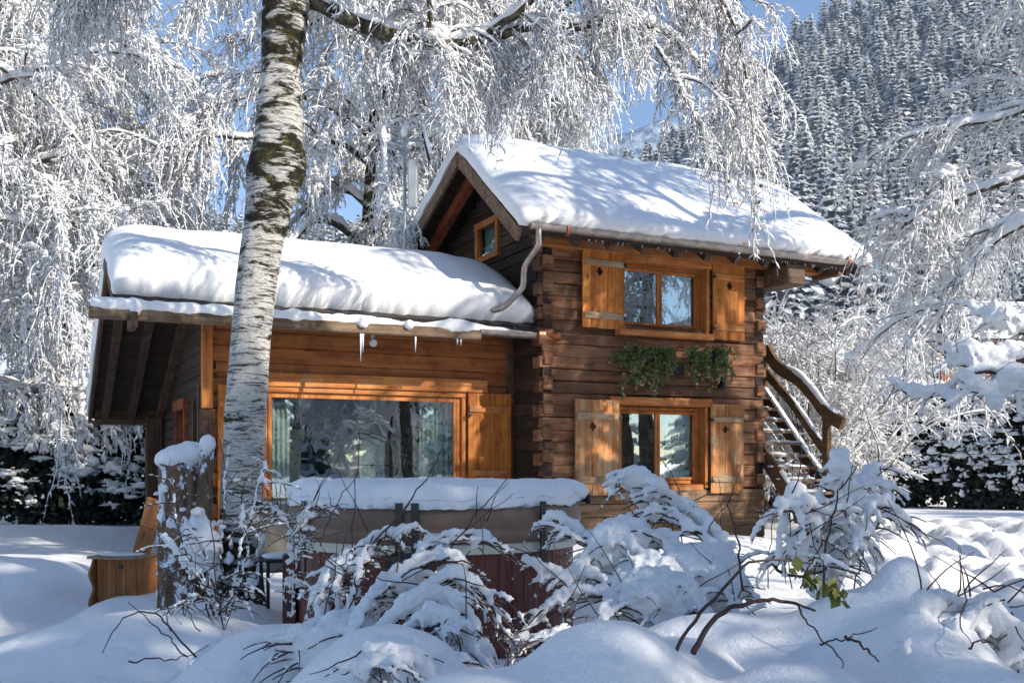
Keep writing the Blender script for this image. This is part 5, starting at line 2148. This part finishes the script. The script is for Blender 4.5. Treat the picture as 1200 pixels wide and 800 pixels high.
# bush B: right of the tub, big arching stems
B_ = [
    ([(880, 690, 4.9), (866, 665, 5.0), (846, 628, 5.1), (820, 600, 5.2), (790, 578, 5.3), (765, 560, 5.3), (740, 545, 5.4), (728, 556, 5.4)], .014, .062),
    ([(880, 700, 4.9), (850, 650, 5.0), (820, 620, 5.1), (780, 600, 5.2), (750, 595, 5.3), (720, 610, 5.3)], .012, .045),
    ([(800, 740, 4.6), (780, 690, 4.8), (740, 660, 5.0), (700, 630, 5.1), (665, 605, 5.2), (640, 598, 5.3)], .013, .042),
    ([(800, 730, 4.7), (750, 690, 4.8), (700, 672, 4.9), (650, 665, 5.0), (610, 650, 5.0)], .012, .048),
    ([(790, 740, 4.6), (740, 700, 4.7), (690, 690, 4.8), (650, 700, 4.8), (625, 725, 4.8)], .011, .045),
    ([(830, 720, 4.8), (800, 650, 5.0), (760, 620, 5.1), (720, 630, 5.2), (700, 670, 5.2)], .012, .055),
    ([(830, 730, 4.7), (790, 690, 4.8), (750, 640, 4.9), (715, 630, 5.0), (690, 650, 5.0)], .011, .065),
    ([(840, 740, 4.6), (810, 690, 4.7), (770, 665, 4.8), (730, 680, 4.8)], .011, .065),
    ([(860, 740, 4.6), (860, 690, 4.8), (830, 660, 4.9), (790, 660, 5.0)], .011, .055),
    ([(700, 760, 4.2), (660, 735, 4.3), (620, 745, 4.3), (590, 740, 4.4)], .010, .035),
    ([(780, 760, 4.3), (720, 740, 4.3), (660, 760, 4.3)], .010, .04),
    ([(720, 760, 4.5), (700, 725, 4.6), (720, 700, 4.7), (760, 690, 4.8)], .009, .045),
]
bB = [([(785, 790, 3.3), (800, 750, 3.4), (830, 710, 3.5), (870, 665, 3.6), (905, 655, 3.7), (950, 660, 3.8)], .008),
      ([(812, 765, 3.3), (840, 725, 3.4), (880, 705, 3.5), (925, 705, 3.6), (955, 715, 3.7)], .011),
      ([(935, 708, 3.6), (955, 740, 3.6), (985, 770, 3.6), (985, 785, 3.6)], .004),
      ([(870, 690, 4.6), (866, 640, 4.8), (855, 590, 4.9), (868, 548, 5.0)], .006),
      ([(800, 640, 5.4), (796, 590, 5.4), (790, 560, 5.4), (760, 520, 5.4)], .004),
      ([(840, 650, 5.2), (845, 600, 5.3), (842, 560, 5.3)], .003),
      ([(905, 660, 4.4), (930, 676, 4.4), (975, 665, 4.4), (1008, 672, 4.4)], .008)]
bush('snowy_bush', 'snow laden bush with high arching stems, between hot tub and stairs', at(830, 740, 4.7) * (1, 1, 0), B_, 72, bare=bB,
     extra=[((770, 700, 4.9), (.3, .25, .2)), ((820, 680, 5.0), (.25, .2, .2)), ((730, 640, 5.1), (.2, .14, .15)), ((745, 560, 5.4), (.09, .08, .07))], side=.7, fat=.55, sag=8)
# bush C: upright shrub before the stairs
C_ = [
    ([(968, 690, 4.5), (975, 640, 4.55), (985, 590, 4.6), (990, 550, 4.6), (985, 525, 4.6)], .011, .062),
    ([(970, 680, 4.5), (985, 610, 4.6), (1000, 575, 4.6), (1025, 560, 4.7), (1040, 590, 4.7)], .009, .058),
    ([(968, 690, 4.5), (960, 620, 4.5), (945, 585, 4.4), (925, 580, 4.4), (915, 620, 4.4)], .009, .058),
    ([(975, 700, 4.5), (1000, 640, 4.5), (1020, 600, 4.5), (1040, 590, 4.5), (1055, 620, 4.5)], .009, .05),
    ([(960, 700, 4.4), (940, 660, 4.4), (930, 640, 4.4), (915, 655, 4.4)], .009, .045),
    ([(970, 690, 4.5), (990, 630, 4.5), (1005, 610, 4.5), (1015, 640, 4.5)], .008, .045),
    ([(965, 690, 4.6), (968, 640, 4.6), (958, 600, 4.6), (965, 560, 4.6)], .008, .045),
]
bC_ = [([(965, 700, 4.3), (972, 620, 4.3), (985, 575, 4.3), (1005, 545, 4.3)], .006), ([(1000, 700, 4.4), (1010, 650, 4.4), (1016, 600, 4.4)], .004), ([(928, 690, 4.6), (925, 620, 4.6), (930, 520, 4.7)], .003), ([(900, 690, 4.8), (905, 600, 4.8), (902, 540, 4.8)], .003),
       ([(938, 690, 4.3), (960, 640, 4.3), (972, 610, 4.3)], .004), ([(1050, 720, 4.2), (1068, 700, 4.1), (1078, 690, 4.1)], .008), ([(990, 745, 3.6), (1015, 760, 3.6), (1030, 775, 3.6)], .006), ([(960, 755, 3.6), (990, 748, 3.6), (1028, 735, 3.6)][:3], .004), ([(1135, 760, 3.4), (1155, 750, 3.4), (1172, 760, 3.4)], .004)]
lv = [(935 + k * 7 + random.uniform(-2, 2), 672 + k * 3.7 + random.uniform(-3, 3), 3.55) for k in range(9) for _ in range(4)]
bush('snowy_bush', 'narrow upright snow laden shrub standing before the outdoor stairs', at(970, 700, 4.5) * (1, 1, 0), C_, 73, .012, bare=bC_, leaves=lv, side=.7, fat=.62, kin=1)
# bush D: right lower corner arches
D_ = [
    ([(1110, 760, 3.6), (1125, 715, 3.7), (1150, 690, 3.8), (1180, 705, 3.8), (1193, 745, 3.8)], .009, .050),
    ([(1100, 740, 3.8), (1112, 700, 3.9), (1140, 695, 3.9), (1160, 730, 3.9)], .009, .045),
    ([(1060, 760, 3.6), (1080, 700, 3.8), (1110, 690, 3.9), (1135, 720, 3.9)], .009, .06),
]
bush('snowy_bush', 'low snow laden bush arching at the lower right corner', at(1110, 770, 3.6) * (1, 1, 0), D_, 74, .013, side=.6, fat=.8, sag=32, kin=1)
# thin bush by the stump
E_ = [([(262, 745, 5.6), (240, 690, 5.6), (220, 660, 5.6), (190, 630, 5.7)], .010, .012),
      ([(262, 745, 5.6), (255, 700, 5.6), (235, 640, 5.7), (215, 610, 5.8)], .009, .010),
      ([(262, 745, 5.6), (258, 680, 5.6), (262, 600, 5.7), (268, 520, 5.8)], .007, .010),
      ([(262, 745, 5.6), (275, 680, 5.6), (295, 600, 5.7), (312, 540, 5.8)], .007, .012),
      ([(262, 740, 5.6), (240, 690, 5.5), (215, 640, 5.5), (200, 560, 5.5)], .006, .008),
      ([(262, 740, 5.6), (280, 690, 5.5), (290, 640, 5.5), (282, 590, 5.5)], .006, .010),
      ([(255, 740, 5.6), (235, 700, 5.5), (215, 705, 5.5), (195, 725, 5.5)], .006, .008)]
bE = [([(230, 770, 4.6), (195, 730, 4.6), (165, 715, 4.6), (135, 735, 4.6), (120, 765, 4.6)], .005),
      ([(220, 770, 4.6), (185, 735, 4.6), (150, 705, 4.6)], .004), ([(235, 740, 4.8), (222, 720, 4.8), (205, 690, 4.8), (190, 660, 4.8)], .003),
      ([(150, 775, 4.4), (185, 772, 4.4), (215, 770, 4.4), (245, 755, 4.4)], .004), ([(200, 740, 5.0), (195, 700, 5.0), (198, 660, 5.0)], .003),
      ([(262, 740, 5.4), (250, 640, 5.5), (248, 560, 5.6), (262, 505, 5.6)], .004), ([(262, 740, 5.4), (300, 640, 5.5), (308, 560, 5.6)], .003)]
bush('thin_bush', 'thin bare bush with small snow tufts between the stump and the birch foot', at(262, 745, 5.6) * (1, 1, 0), E_, 75, .009, group='snow laden bushes in front', bare=bE, kin=0,
     extra=[((250, 745, 5.6), (.12, .1, .06)), ((225, 640, 5.6), (.05, .04, .04)), ((232, 600, 5.7), (.04, .04, .03))], side=.55, fat=1.3, sag=0)
F_ = [([(335, 720, 6.2), (338, 660, 6.2), (345, 620, 6.2), (370, 600, 6.2)], .007, .022), ([(340, 720, 6.2), (345, 650, 6.2), (335, 610, 6.2), (322, 590, 6.2)], .006, .020),
      ([(345, 720, 6.2), (350, 640, 6.2), (362, 590, 6.2), (395, 598, 6.2)], .006, .018)]
bush('thin_bush', 'small twiggy bush with snow tufts in front of the side table', at(340, 725, 6.2) * (1, 1, 0), F_, 76, .009, side=.7, kin=0)

# low branch of a garden tree on the right, carrying thick snow
G_ = [([(1330, 470, 7.5), (1260, 400, 7.5), (1200, 415, 7.5), (1165, 425, 7.5), (1130, 424, 7.5), (1107, 414, 7.5)], .022, .12),
      ([(1330, 470, 7.5), (1240, 440, 7.4), (1145, 432, 7.4), (1110, 455, 7.4), (1070, 459, 7.4), (1046, 443, 7.4)], .018, .055),
      ([(1330, 480, 7.3), (1260, 460, 7.3), (1200, 450, 7.3), (1165, 457, 7.3), (1125, 452, 7.3)], .018, .11),
      ([(1330, 440, 7.6), (1250, 390, 7.6), (1190, 385, 7.6), (1160, 365, 7.6)], .016, .12)]
tg = bush('garden_tree', 'bare garden tree whose low boughs carry thick snow at the right edge', at(1330, 700, 7.5) * (1, 1, 0), G_, 77, .017, group=None, side=.8, fat=.62, kin=1,
          extra=[((1190, 440, 7.3), (.14, .10, .06))])
tg['category'] = 'tree'
MB().tube(px([(1330, 760, 7.5), (1330, 600, 7.5), (1330, 470, 7.5), (1325, 380, 7.6)]) - np.array(tg.location), [.11, .09, .07, .03], 12, lump=.05).build('trunk', 'bark', tg)

# ------------------------------------------------------------------ the valley air
haze = MB().box((-940, -140, -60), (1180, 1300, 530), .5).build('haze', 'snow')
hz = bpy.data.materials.new('valley_air')
hz.use_nodes = True
hz.node_tree.nodes.clear()
pv = hz.node_tree.nodes.new('ShaderNodeVolumePrincipled')
pv.inputs['Color'].default_value = (.62, .76, 1.0, 1)
pv.inputs['Density'].default_value = .00018
pv.inputs['Anisotropy'].default_value = .2
ho = hz.node_tree.nodes.new('ShaderNodeOutputMaterial')
hz.node_tree.links.new(pv.outputs[0], ho.inputs['Volume'])
haze.data.materials.clear()
haze.data.materials.append(hz)
tag(haze, kind='stuff')
sc.cycles.volume_bounces = 0
